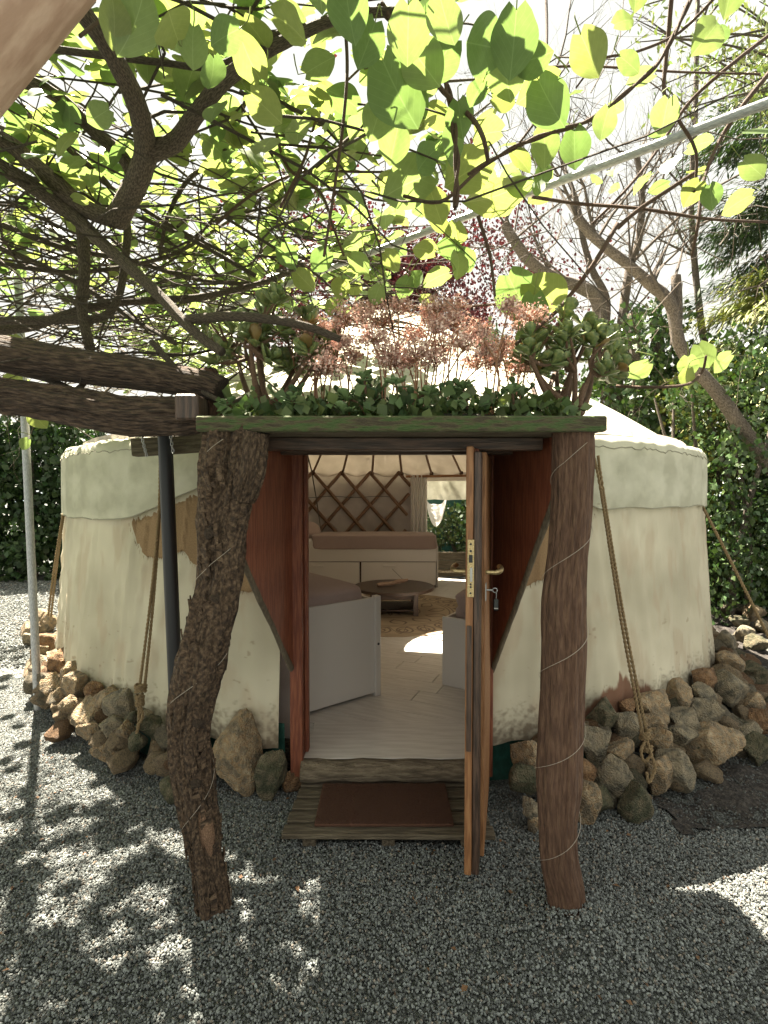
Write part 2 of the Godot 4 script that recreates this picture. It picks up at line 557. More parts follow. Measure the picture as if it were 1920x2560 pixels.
		m.backlight = Color(0.6, 0.62, 0.45) if q[0] != "purple_leaf" else Color(0.62, 0.4, 0.4)
	var sf := flat("seed_head", lin(0.5, 0.385, 0.35), 0.8)
	sf.vertex_color_use_as_albedo = true
	sf.backlight_enabled = true
	sf.backlight = Color(0.55, 0.45, 0.4)
	flat("seed_stalk", lin(0.3, 0.15, 0.08), 0.6)
	rough_mat("jade_stem", 72, 0.03, [[0.3, lin(0.14, 0.075, 0.04)], [0.7, lin(0.27, 0.165, 0.1)]], Vector3(2, 8, 1), 0.7, 0.4, 0.06, true)
	flat("dead_leaf", lin(0.16, 0.085, 0.04), 0.8)

# canvas of the wall: creamy cloth with weather stains where they are on the cloth: round it (u) and up it (v)
func wall_canvas_material() -> void:
	var w := 2048
	var h := 512
	var im := Image.create(w, h, false, Image.FORMAT_RGB8)
	var n := FastNoiseLite.new()
	n.seed = 77
	n.frequency = 0.01
	n.fractal_octaves = 4
	for x in w:
		var deg := 360.0 * x / w - 180.0
		var band := clampf(1.0 - absf(deg - 27.0) / 10.0, 0.0, 1.0)           # rusty band low on the right
		for y in h:
			var v := 1.0 - float(y) / h                                         # 0 at the hem
			var a := n.get_noise_2d(x * 0.9, y * 0.35) * 0.5 + 0.5
			var b := n.get_noise_2d(x * 4.0 + 900.0, y * 0.5)
			var s := n.get_noise_2d(x * 7.0, y * 3.5 + 4000.0)
			var c := Color(0.38, 0.345, 0.25).lerp(Color(0.58, 0.535, 0.405), clampf(a * 1.6 - 0.3, 0.0, 1.0))
			c = c.lerp(Color(0.36, 0.26, 0.17), clampf(b * 1.2 - 0.1, 0.0, 0.34))
			# splashed mud and mould with ragged outlines along the hem
			var ragged := 0.105 + 0.08 * n.get_noise_2d(x * 5.0, 77.0) + 0.05 * s
			if v < ragged + 0.02:
				var grain := n.get_noise_2d(x * 22.0, y * 7.0 + 700.0)
				c = c.lerp(Color(0.12, 0.085, 0.055), clampf((ragged + 0.02 - v) * 7.0 + grain * 0.7 - 0.12, 0.0, 0.8))
			var rag2 := band * (0.175 + 0.06 * n.get_noise_2d(x * 9.0, 999.0))
			if v < rag2:
				c = c.lerp(Color(0.15, 0.062, 0.032), clampf((rag2 - v) * 60.0, 0.0, 0.92))
			if s > 0.52 and v < 0.35:
				c = c.lerp(Color(0.22, 0.17, 0.11), clampf((s - 0.52) * 6.0, 0.0, 0.5))
			im.set_pixel(x, y, c.linear_to_srgb())
	var m := StandardMaterial3D.new()
	m.resource_name = "canvas_wall"
	m.albedo_texture = ImageTexture.create_from_image(im)
	m.roughness = 0.95
	m.backlight_enabled = true
	m.backlight = Color(0.12, 0.115, 0.1)
	M["canvas_wall"] = m

func leaf_material() -> void:
	var s := 256
	var im := Image.create(s, s, false, Image.FORMAT_RGB8)
	var n := FastNoiseLite.new()
	n.seed = 5
	n.frequency = 0.02
	for x in s:
		for y in s:
			var u := (x + 0.5) / s * 2.0 - 1.0
			var v := (y + 0.5) / s
			var a := n.get_noise_2d(x, y)
			var c := Color(0.205, 0.24, 0.1).lerp(Color(0.25, 0.285, 0.125), a * 0.5 + 0.5)
			var vein := clampf(1.0 - absf(u) * 34.0, 0.0, 1.0)
			var q := v - absf(u) * 0.62 + 0.04 * absf(u) * absf(u)                # side veins run up and out
			var f := absf(fposmod(q * 6.5, 1.0) - 0.5) * 2.0
			vein = maxf(vein, clampf(1.0 - (1.0 - f) * 14.0, 0.0, 1.0) * 0.7)
			c = c.lerp(Color(0.36, 0.39, 0.22), vein * 0.75)
			im.set_pixel(x, y, c.linear_to_srgb())
	var t := ImageTexture.create_from_image(im)
	for q in [["leaf", Color(0.95, 1, 0.95)], ["leaf_pale", Color(1.0, 1.0, 0.9)], ["leaf_deep", Color(0.8, 0.9, 0.82)]]:
		var m := StandardMaterial3D.new()
		m.resource_name = q[0]
		m.albedo_texture = t
		m.albedo_color = q[1]
		m.roughness = 0.5
		m.backlight_enabled = true
		m.backlight = Color(0.97, 1.0, 0.84)
		M[q[0]] = m

# ---------------------------------------------------------------- the ground
func in_soil(x: float, z: float) -> bool:
	var n := 0.12 * noise.get_noise_2d(x * 60.0, z * 60.0 + 500.0)
	n += 0.1 * noise.get_noise_2d(x * 350.0, z * 350.0)
	return x > 1.36 + n and z > 2.36 + n or (x > 2.3 and z > 2.1)

func grounds() -> void:
	var mb := MB.new()
	# fine near the viewer, coarse to the horizon
	var xs := []
	var zs := []
	for k in 81:
		var t := (k - 40) / 40.0
		xs.append(signf(t) * (absf(t) * 6.0 + pow(absf(t), 8.0) * 110.0))
	for k in 91:
		var t := k / 90.0
		zs.append(-3.0 + t * 13.0 + pow(t, 10.0) * 110.0)
	sheet(mb, 80, 90, func(u: float, v: float) -> Vector3:
		var x: float = xs[int(round(u * 80))]
		var z: float = zs[int(round(v * 90))]
		return W(x, gh(x, z) - 0.006, z))
	tag(part(self, "ground", mb.mesh(), M.ground_grit), "grey gravel yard spread in front of the yurt", "ground", "", "structure")
	# dark earth on the right
	var sb := MB.new()
	sheet(sb, 150, 120, func(u: float, v: float) -> Vector3:
		var x := 1.2 + u * 5.0
		var z := 2.0 + v * 6.0
		return W(x, gh(x, z) + 0.006 + 0.03 * noise.get_noise_2d(x * 300.0, z * 300.0) + 0.015 * noise.get_noise_2d(x * 900.0, z * 900.0), z),
		func(u: float, v: float) -> bool: return in_soil(1.2 + u * 5.0, 2.0 + v * 6.0))
	tag(part(self, "soil", sb.mesh(), M.soil), "bare dark soil at the foot of the stones", "soil", "", "structure")
	# the gravel itself
	var g := Node3D.new()
	g.name = "gravel"
	add_child(g)
	tag(g, "loose grey chippings covering the yard", "gravel", "", "stuff")
	var r := RandomNumberGenerator.new()
	r.seed = 99
	for kind in 3:
		var pm := rock_mesh(900 + kind, Vector3(1.0, 0.62, 0.8), 1, 0.9)
		var tr := []
		var cols := PackedColorArray()
		for k in 135000:
			var t := r.randf()
			var z := lerpf(0.78, 4.6, sqrt(t)) if k < 118000 else lerpf(4.4, 9.5, r.randf())
			var x := r.randf_range(-0.80, 0.80) * z + r.randf_range(-0.1, 0.1)
			if z > 4.4:
				x = -absf(x) - 1.2
			if sqrt(x * x + (z - YC) * (z - YC)) < 3.25:
				continue
			if in_soil(x, z) and r.randf() > 0.26:
				continue
			if absf(x) < 0.36 and z > 2.3 and z < 2.72:
				continue
			var s := r.randf_range(0.006, 0.0128) * (1.0 if z < 4.4 else 2.2) * (1.25 if r.randf() < 0.08 else 1.0)
			tr.append(Transform3D(rbasis(r, s), W(x, gh(x, z) + s * 0.22 + r.randf() * 0.004, z)))
			var q := r.randf()
			var b := lerpf(0.065, 0.275, q * q * 0.6 + q * 0.4)
			var c := Color(b * 0.95, b * 1.03, b * 0.99)
			if r.randf() < 0.1:
				c = Color(b * 1.15, b * 1.02, b * 0.85)
			if in_soil(x, z):
				c = c * 0.5
			cols.append(c)
		many(g, "chippings", pm, M.pebble, tr, cols)

# ---------------------------------------------------------------- the yurt
var yurt: Node3D

func skirt_low(deg: float) -> float:                  # lower edge of the roof cover, cut up into an arch over the door
	var a := absf(deg)
	var l := 1.44 if deg < 0.0 else 1.52
	var from := 33.0 if deg < 0.0 else 24.5
	var t := clampf((from - a) / (from - 9.0), 0.0, 1.0)
	return lerpf(l, 1.9, pow(t, 1.35)) + 0.005 * sin(deg * 0.7) + 0.006 * noise.get_noise_1d(deg * 22.0)

func wall_r(deg: float, h: float) -> float:
	var low := clampf(1.0 - h / 1.5, 0.0, 1.0)
	var r := YR + 0.06 + 0.105 * pow(low, 1.2)
	r += (0.012 + 0.018 * low) * noise.get_noise_2d(deg * 11.0 - h * 18.0 * signf(deg), h * 5.0)
	r += 0.014 * noise.get_noise_2d(deg * 30.0 - h * 50.0 * signf(deg), h * 9.0 + 300.0) * (0.3 + low)
	var pl := absf(noise.get_noise_2d(deg * 24.0 + h * 60.0 * signf(deg), 800.0))       # drawn creases
	r += 0.016 * maxf(0.0, 0.16 - pl) / 0.16 * clampf((absf(deg) - 14.0) / 10.0, 0.0, 1.0)
	return r

func in_window(deg: float) -> bool:
	return deg > 140.0 and deg < 170.5

func yurt_shell() -> void:
	yurt = thing("yurt", W(0, 0, YC), "round cream canvas yurt with open doorway and conical roof", "yurt")
	var base := -yurt.position
	var mb := MB.new()
	# wall canvas: from door jamb right round to door jamb, hem 0.2 above the gravel
	var nu := 700
	var nv := 40
	var top := EAVE + 0.0
	sheet(mb, nu, nv, func(u: float, v: float) -> Vector3:
		var deg := lerpf(10.4, 349.6, u)
		if deg > 180.0: deg -= 360.0
		var h := lerpf(0.2 + 0.03 * noise.get_noise_1d(deg * 9.0) + (0.03 if deg > 0 else 0.0), top, v)
		return base + yp(deg, wall_r(deg, h), h),
		func(u: float, v: float) -> bool:
			var deg := lerpf(10.4, 349.6, u)
			if deg > 180.0: deg -= 360.0
			if in_window(deg) and v > 0.03 and v < 0.97: return false
			return true)
	for k in mb.uv.size():
		mb.uv[k] = Vector2(fposmod(lerpf(10.4, 349.6, mb.uv[k].x) / 360.0 + 0.5, 1.0), 1.0 - mb.uv[k].y)
	part(yurt, "wall_canvas", mb.mesh(), M.canvas_wall)
	# liner inside
	var lb := MB.new()
	sheet(lb, 240, 10, func(u: float, v: float) -> Vector3:
		var deg := -180.0 + 360.0 * u
		var h := lerpf(FLOOR - 0.02, EAVE + 0.13, v)
		return base + yp(deg, YR - 0.07 + 0.012 * noise.get_noise_2d(deg * 40.0, h * 70.0), h),
		func(u: float, v: float) -> bool:
			var deg := -180.0 + 360.0 * u
			return absf(deg) > 10.6 and not (in_window(deg) and v > 0.0 and v < 0.93))
	part(yurt, "wall_liner", lb.mesh(), M.liner)
	# roof cover: cone from the crown to the eave, rolled over the edge and hanging down as a skirt
	var rb := MB.new()
	sheet(rb, 420, 46, func(u: float, v: float) -> Vector3:
		var deg := -180.0 + 360.0 * u
		var r: float
		var h: float
		var edge := EAVE + 0.02 * noise.get_noise_2d(deg * 34.0, 40.0) + 0.012 * noise.get_noise_2d(deg * 90.0, 41.0)
		if v < 0.56:
			var t := v / 0.56
			r = lerpf(CROWN, 3.11, t)
			h = EAVE + 0.04 + (3.14 - r) * PITCH
			h += (0.012 * cos(deg_to_rad(deg * 36.0)) + 0.014 * noise.get_noise_2d(deg * 14.0, t * 120.0)) * sin(t * PI)
			h = lerpf(h, edge + 0.06, pow(t, 14.0))
		elif v < 0.62:
			var a := (v - 0.56) / 0.06 * PI / 2
			r = 3.11 + 0.06 * sin(a)
			h = edge + 0.06 * cos(a)
		else:
			var t := (v - 0.62) / 0.38
			h = lerpf(edge, skirt_low(deg), t)
			r = 3.17 + (0.016 * noise.get_noise_2d(deg * 40.0, 192.0 + t * 14.0) + 0.012 * noise.get_noise_2d(deg * 95.0 - t * 40.0, t * 12.0)) * minf(t * 3.0, 1.0)
		return base + yp(deg, r, h))
	part(yurt, "roof_canvas", rb.mesh(), M.canvas_roof)
	# stitched hem cord along the skirt's edge
	for side in [-1.0, 1.0]:
		var hp := []
		for k in 120:
			var deg: float = side * lerpf(9.5, 150.0, k / 119.0)
			var h := skirt_low(deg)
			hp.append(base + yp(deg, 3.172 + 0.016 * noise.get_noise_2d(deg * 40.0, 206.0) + 0.012 * noise.get_noise_2d(deg * 95.0 - 40.0, 12.0), h))
		var hr := []
		hr.resize(hp.size())
		hr.fill(0.004)
		var hb := MB.new()
		tube(hb, hp, hr, 6)
		part(yurt, "hem", hb.mesh(), M.hem_cloth)
		var ep := []
		for k in 260:
			var deg: float = side * lerpf(2.0, 150.0, k / 259.0)
			ep.append(base + yp(deg, 3.171, EAVE + 0.02 * noise.get_noise_2d(deg * 34.0, 40.0) + 0.012 * noise.get_noise_2d(deg * 90.0, 41.0) - 0.012))
		var eb := MB.new()
		tube(eb, ep, fill(260, 0.0035), 5)
		part(yurt, "eave_seam", eb.mesh(), M.hem_cloth)
	# crown: ring, crossed bent bars, and the smoke flap drawn over its front half
	var cr := part(yurt, "crown", limb_mesh(ring(base, CROWN, crown_h() - 0.04), fill(37, 0.035), 9.0, 8), M.lath_wood)
	for k in 4:
		var a := PI * k / 4.0
		var pts := []
		for j in 13:
			var t := j / 12.0 * 2.0 - 1.0
			pts.append(Vector3(cos(a) * CROWN * t, crown_h() - 0.04 + 0.26 * (1.0 - t * t) , sin(a) * CROWN * t) + base + W(0, 0, YC))
		part(cr, "bar", limb_mesh(pts, fill(13, 0.018), 9.0, 6), M.lath_wood)
	var fb := MB.new()
	sheet(fb, 40, 14, func(u: float, v: float) -> Vector3:
		var deg := -92.0 + 184.0 * u
		var t := lerpf(0.0, 1.3, v)
		return base + yp(deg, CROWN * t, crown_h() + 0.03 + 0.27 * (1.0 - t * t) + 0.01 * noise.get_noise_2d(deg * 20.0, v * 80.0)))
	part(yurt, "crown_flap", fb.mesh(), M.canvas_roof)
	# burlap under the skirt on both sides of the door, with a torn lower edge
	for side in [-1.0, 1.0]:
		var bb := MB.new()
		var d0 := 10.2
		var d1 := 30.6 if side < 0 else 24.0
		sheet(bb, 90, 30, func(u: float, v: float) -> Vector3:
			var deg: float = side * lerpf(d0, d1, u)
			var low := burlap_low(deg) + 0.012 * noise.get_noise_1d(deg * 260.0) + 0.006 * noise.get_noise_1d(deg * 900.0)
			var h := lerpf(low, EAVE - 0.02, v)
			return base + yp(deg, wall_r(deg, h) + (0.012 if h < skirt_low(deg) - 0.03 else -0.012) + 0.006 * noise.get_noise_2d(deg * 60.0, h * 40.0), h))
		part(yurt, "burlap", bb.mesh(), M.burlap)
	# frayed threads along the torn edge
	var tb := MB.new()
	for side in [-1.0, 1.0]:
		for k in 150:
			var deg: float = side * rng.randf_range(10.4, 30.0 if side < 0 else 23.8)
			var h := burlap_low(deg)
			var p := base + yp(deg, wall_r(deg, h) + 0.03, h + 0.01)
			tube(tb, [p, p + Vector3(rng.randf_range(-0.008, 0.008), -rng.randf_range(0.008, 0.03), 0.006)], [0.0008, 0.0004], 3, 0.0, 0.0, 1.0, 1.0, false)
	tag(part(yurt, "frayed_threads", tb.mesh(), M.burlap), "", "", "", "stuff")
	# green tarp showing under the canvas beside the door, and the base ring board
	for side in [-1.0, 1.0]:
		var gb := MB.new()
		sheet(gb, 30, 6, func(u: float, v: float) -> Vector3:
			var deg: float = side * lerpf(10.0, 40.0, u)
			return base + yp(deg, YR + 0.1 + 0.02 * noise.get_noise_2d(deg * 30.0, v * 30.0), lerpf(-0.02, 0.33, v)))
		part(yurt, "ground_tarp", gb.mesh(), M.tarp_green)

func crown_h() -> float:
	return EAVE + 0.04 + (3.14 - CROWN) * PITCH

func burlap_low(deg: float) -> float:
	var a := absf(deg)
	if deg < 0.0:
		var xs := [10.0, 14.0, 16.0, 18.5, 20.5, 22.0, 24.5, 27.5, 29.0, 30.6]
		var hs := [1.1, 1.06, 1.04, 1.07, 1.2, 1.27, 1.22, 1.22, 1.3, 1.5]
		return pick(xs, hs, a)
	return pick([10.0, 14.0, 17.0, 20.0, 22.0, 24.0], [1.0, 1.08, 1.12, 1.3, 1.38, 1.56], a)

func pick(xs: Array, hs: Array, a: float) -> float:
	for k in xs.size() - 1:
		if a <= xs[k + 1]:
			return lerpf(hs[k], hs[k + 1], smoothstep(0.0, 1.0, clampf((a - xs[k]) / (xs[k + 1] - xs[k]), 0.0, 1.0)))
	return hs[-1]

func ring(base: Vector3, r: float, h: float) -> Array:
	var p := []
	for k in 37:
		p.append(base + yp(k * 10.0, r, h))
	return p

func fill(n: int, r: float) -> Array:
	var a := []
	a.resize(n)
	a.fill(r)
	return a

func yurt_inside() -> void:
	var base := -yurt.position
	# deck under the floor
	var db := MB.new()
	var c := base + W(0, FLOOR - 0.06, YC)
	var rim := 72
	var ce := db.vert(c + Vector3(0, 0.035, 0))
	for k in rim + 1:
		var p := yp(360.0 * k / rim, YR - 0.02, FLOOR - 0.025) + base
		db.vert(p)
	for k in rim:
		db.tri(ce, ce + 1 + k, ce + 2 + k)
	for k in rim + 1:
		db.vert(yp(360.0 * k / rim, YR - 0.02, FLOOR - 0.025) + base)
		db.vert(yp(360.0 * k / rim, YR - 0.02, 0.0) + base)
	for k in rim:
		var q := ce + rim + 2 + k * 2
		db.quad(q, q + 1, q + 3, q + 2)
	var fl := part(yurt, "floor", db.mesh(), M.old_wood_x)
	# pale planks laid aslant
	var dir := Vector3(0.92, 0, 0.39).normalized()
	var across := Vector3(-0.39, 0, 0.92).normalized()
	var bs := Basis(dir, Vector3.UP, dir.cross(Vector3.UP))
	var rows := 33
	var pw := 0.19
	var meshes := {}
	for k in rows:
		var off := (k - rows / 2) * pw
		var half := sqrt(maxf(0.0, 2.98 * 2.98 - off * off))
		if half < 0.2:
			continue
		var x := -half
		var l := 0.5 + 0.8 * rng.randf()
		while x < half - 0.02:
			var e := minf(x + l, half)
			var len := snappedf(maxf(e - x, 0.05), 0.05)
			if not meshes.has(len):
				meshes[len] = box_mesh(Vector3(len - 0.005, 0.02, pw - 0.005), 0.0015)
			var o := part(fl, "plank", meshes[len], M.laminate)
			o.transform = Transform3D(bs, Vector3(0, FLOOR - 0.01 + rng.randf_range(0, 0.0006), 0) + dir * (x + len * 0.5) + across * off)
			x += len
			l = 1.3
	bar(fl, "entry_board", base + W(0.04, FLOOR - 0.006, 2.93), Vector3(0.95, 0.024, 0.44), M.laminate)
	# lattice along the back half
	var lat := Node3D.new()
	lat.name = "lattice"
	yurt.add_child(lat)
	for fam in [-1.0, 1.0]:
		for k in 26:
			var d0 := 92.0 + k * 9.65 + (2.0 if fam > 0 else 0.0)
			var pts := []
			for j in 15:
				var t := j / 14.0
				var h := lerpf(0.24, HEAD - 0.02, t)
				var deg: float = d0 + fam * (h - 1.2) / 0.0545 * 0.93
				if in_window(deg - 0.5) or deg < 88.0 or deg > 272.0:
					continue
				pts.append(base + yp(deg, YR - 0.11 - (0.014 if fam > 0 else 0.0), h))
			if pts.size() > 2:
				var lm := MB.new()
				tube(lm, pts, fill(pts.size(), 0.03), 7, 0.08, k * 1.7, 1.0, 1.0)
				part(lat, "lath", lm.mesh(), M.lath_wood)
	# roof poles
	var roofp := Node3D.new()
	roofp.name = "roof_frame"
	yurt.add_child(roofp)
	for k in 36:
		var deg := k * 10.0 + 4.0
		part(roofp, "roof_pole", limb_mesh([base + yp(deg, YR - 0.12, HEAD - 0.07), base + yp(deg, 1.9, EAVE - 0.04 + 1.24 * PITCH), base + yp(deg, CROWN, crown_h() - 0.05)], [0.019, 0.02, 0.015], 0.5, 6), M.lath_wood)
		if k % 1 == 0 and k > 8 and k < 27:
			var kb := MB.new()
			var kp := base + yp(deg, YR - 0.13, HEAD - 0.06)
			tube(kb, [kp + Vector3(0, -0.03, 0), kp, kp + Vector3(0, 0.03, 0)], [0.028, 0.034, 0.026], 8, 0.2, k)
			part(roofp, "lashing", kb.mesh(), M.bark_smooth)
	# inner roof cloth, drooping a little between the poles
	var rb := MB.new()
	sheet(rb, 216, 12, func(u: float, v: float) -> Vector3:
		var deg := 360.0 * u
		var t := v
		var sag := 0.5 - 0.5 * cos(deg_to_rad((deg - 4.0) * 36.0))
		return base + yp(deg, lerpf(CROWN + 0.02, YR - 0.06, t), lerpf(crown_h() - 0.01, EAVE + 0.075, t) - 0.035 * sag * sin(t * PI * 0.9) - 0.05 * sag * pow(t, 6.0)))
	part(yurt, "roof_liner", rb.mesh(), M.liner)
	# wire strung round the lattice
	var wp := []
	for k in 20:
		wp.append(base + yp(178.0 + k * 1.5, YR - 0.14, 1.57 + 0.012 * sin(k * 0.6)))
	part(yurt, "lattice_cable", limb_mesh(wp, fill(20, 0.006), 0.2, 6), M.plastic_black)
	# opening at the back: timber head rail, side posts
	part(yurt, "curtain_rail", limb_mesh([base + yp(172.5, YR - 0.22, EAVE + 0.02), base + yp(160.0, YR - 0.25, EAVE + 0.02), base + yp(139.0, YR - 0.22, EAVE + 0.02)], [0.022, 0.022, 0.022], 0.2, 10), M.amber_wood_x)
	for deg in [140.0, 170.5]:
		var o := part(yurt, "opening_post", box_mesh(Vector3(0.06, EAVE - FLOOR, 0.14)), M.amber_wood_y)
		o.position = base + yp(deg, YR - 0.02, (EAVE + FLOOR) * 0.5)
		o.rotation.y = deg_to_rad(deg)

# ---------------------------------------------------------------- doorway, door, porch
func bar(parent: Node, called: String, c: Vector3, s: Vector3, mat: Material, turn := 0.0, bev := 0.004) -> MeshInstance3D:
	var o := part(parent, called, box_mesh(s, bev), mat)
	o.position = c
	o.rotation.y = turn
	return o

func door_and_frame() -> void:
	var base := -yurt.position
	var fz := 2.74
	var fr := Node3D.new()
	fr.name = "door_frame"
	yurt.add_child(fr)
	var hb := 0.1
	var ht := 1.835
	bar(fr, "jamb", base + W(-0.465, (hb + ht) * 0.5, fz + 0.04), Vector3(0.066, ht - hb, 0.21), M.red_wood_y)
	bar(fr, "jamb", base + W(0.545, (hb + ht) * 0.5, fz + 0.04), Vector3(0.066, ht - hb, 0.21), M.red_wood_y)
	bar(fr, "door_stop", base + W(-0.421, (0.2 + ht) * 0.5, fz + 0.03), Vector3(0.02, ht - 0.2, 0.05), M.red_wood_y)
	bar(fr, "head", base + W(0.04, ht + 0.032, fz + 0.035), Vector3(1.08, 0.06, 0.22), M.red_wood_x)
	bar(fr, "head_stop", base + W(0.04, ht - 0.008, fz + 0.03), Vector3(0.94, 0.018, 0.05), M.red_wood_x)
	# threshold: weathered round-edged timber
	var sp := []
	var sr := []
	for k in 13:
		sp.append(base + W(-0.44 + k * 0.082, 0.135, fz - 0.06))
		sr.append(0.055 + 0.004 * sin(k * 1.9))
	part(yurt, "threshold", limb_mesh(sp, sr, 0.03, 22, 0.1, 4.0, 2.0, 0.8), M.sill_wood)
	bar(yurt, "threshold_board", base + W(0.05, 0.165, fz + 0.02), Vector3(0.95, 0.024, 0.11), M.sill_wood)
	# the door leaf, swung open towards the viewer; its lock edge faces us
	var hinge := W(0.518, 0.0, 2.66)
	var lead := W(0.352, 0.0, 1.985)
	var along := (hinge - lead).normalized()
	var width := hinge.distance_to(lead)
	var outw := along.cross(Vector3.UP).normalized()          # outer face, turned to the right
	if outw.x < 0:
		outw = -outw
	var dn := Node3D.new()
	dn.name = "door"
	yurt.add_child(dn)
	dn.transform = Transform3D(Basis(outw, Vector3.UP, outw.cross(Vector3.UP)), base + lead)
	var inz := -1.0 if (outw.cross(Vector3.UP)).dot(along) < 0 else 1.0
	var y0 := 0.085
	var y1 := 1.79
	# stile at the lock edge: two leaves of timber with a rebate
	bar(dn, "lock_stile", Vector3(-0.02, (y0 + y1) * 0.5, inz * 0.05), Vector3(0.028, y1 - y0, 0.1), M.amber_wood_y)
	bar(dn, "rebate_strip", Vector3(0.009, (y0 + y1) * 0.5 - 0.01, inz * 0.058), Vector3(0.028, y1 - y0 - 0.02, 0.1), M.dark_wood_y)
	for k in 6:
		var x0 := 0.1 + (width - 0.1) * k / 6.0
		bar(dn, "board", Vector3(0.028, (y0 + y1) * 0.5, inz * (x0 + (width - 0.1) / 12.0)), Vector3(0.022, y1 - y0 - 0.03, (width - 0.1) / 6.0 - 0.003), M.amber_wood_y)
	bar(dn, "inner_panel", Vector3(-0.012, (y0 + y1) * 0.5, inz * (width * 0.5 + 0.05)), Vector3(0.04, y1 - y0, width - 0.1), M.red_wood_y)
	bar(dn, "splinter_strip", Vector3(-0.018, 0.84, inz * -0.004), Vector3(0.02, 0.5, 0.008), M.dark_wood_y)
	# lock plate
	var lp := bar(dn, "lock_plate", Vector3(-0.014, 1.315, inz * -0.0025), Vector3(0.026, 0.225, 0.004), M.brass, 0.0, 0.001)
	for q in [[0.095, 0.0042], [0.068, 0.0048], [-0.062, 0.0042], [-0.073, 0.0042], [-0.097, 0.004]]:
		var hm := CylinderMesh.new()
		hm.top_radius = q[1]; hm.bottom_radius = q[1]; hm.height = 0.0016; hm.radial_segments = 14
		var ho := part(lp, "screw_hole", hm, M.plastic_black)
		ho.position = Vector3(0, q[0], inz * -0.0022)
		ho.rotation.x = PI / 2
	bar(lp, "latch", Vector3(0, 0.038, inz * -0.003), Vector3(0.014, 0.03, 0.005), M.plastic_black, 0.0, 0.001)
	bar(lp, "bolt", Vector3(0.002, -0.024, inz * -0.003), Vector3(0.009, 0.055, 0.005), M.steel, 0.0, 0.001)
	# lever handles on both faces
	for side in [-1.0, 1.0]:
		var mb := MB.new()
		var x0: float = -0.036 if side < 0 else 0.04
		limb(mb, [Vector3(x0, 1.293, inz * 0.06), Vector3(x0 + side * 0.045, 1.293, inz * 0.06)], [0.009, 0.009], 0.01, 10)
		limb(mb, [Vector3(x0 + side * 0.04, 1.293, inz * 0.06), Vector3(x0 + side * 0.055, 1.297, inz * 0.075), Vector3(x0 + side * 0.06, 1.3, inz * 0.12), Vector3(x0 + side * 0.052, 1.302, inz * 0.17)], [0.010, 0.011, 0.01, 0.012], 0.01, 10)
		part(dn, "handle", mb.mesh(), M.brass)
	# keyhole plate, key and ring
	bar(dn, "key_plate", Vector3(0.042, 1.215, inz * 0.06), Vector3(0.004, 0.07, 0.034), M.steel, 0.0, 0.001)
	var kb := MB.new()
	limb(kb, [Vector3(0.04, 1.222, inz * 0.06), Vector3(0.066, 1.222, inz * 0.06)], [0.004, 0.004], 0.01, 8)
	for k in 13:
		var a0 := TAU * k / 12.0
		var a1 := TAU * (k + 1) / 12.0
		limb(kb, [Vector3(0.077 + 0.009 * cos(a0), 1.222 + 0.009 * sin(a0), inz * 0.06), Vector3(0.077 + 0.009 * cos(a1), 1.222 + 0.009 * sin(a1), inz * 0.06)], [0.0022, 0.0022], 0.01, 6)
	var key := thing("door_key", dn.transform.origin + yurt.position, "steel key hanging in the door lock with black plastic fob", "key")
	key.transform = yurt.transform * dn.transform
	part(key, "key_bow", kb.mesh(), M.steel)
	var fobm := MB.new()
	box(fobm, Vector3(0.082, 1.165, inz * 0.06), Vector3(0.018, 0.046, 0.008), Basis(), 0.003)
	part(key, "fob", fobm.mesh(), M.plastic_black)
	var tm := MB.new()
	box(tm, Vector3(0.082, 1.151, inz * 0.0545), Vector3(0.016, 0.002, 0.001), Basis(), 0.0003)
	part(key, "fob_edge", tm.mesh(), M.linen)
	part(key, "split_ring", limb_mesh([Vector3(0.082, 1.212, inz * 0.06), Vector3(0.083, 1.2, inz * 0.06), Vector3(0.082, 1.188, inz * 0.06)], [0.002, 0.002, 0.002], 0.01, 6), M.steel)

var porch_root: Node3D

func post_pts(rows: Array, d0: float, d1: float) -> Array:       # [x left, x right, y] on the 1659 survey
	var p := []
	var r := []
	for k in rows.size():
		var t := float(k) / (rows.size() - 1)
		var d := lerpf(d0, d1, t)
		p.append(D((rows[k][0] + rows[k][1]) * 0.5, rows[k][2], d) - porch_root.position)
		r.append((rows[k][1] - rows[k][0]) * 0.5 * d / 1106.0)
	return [p, r]

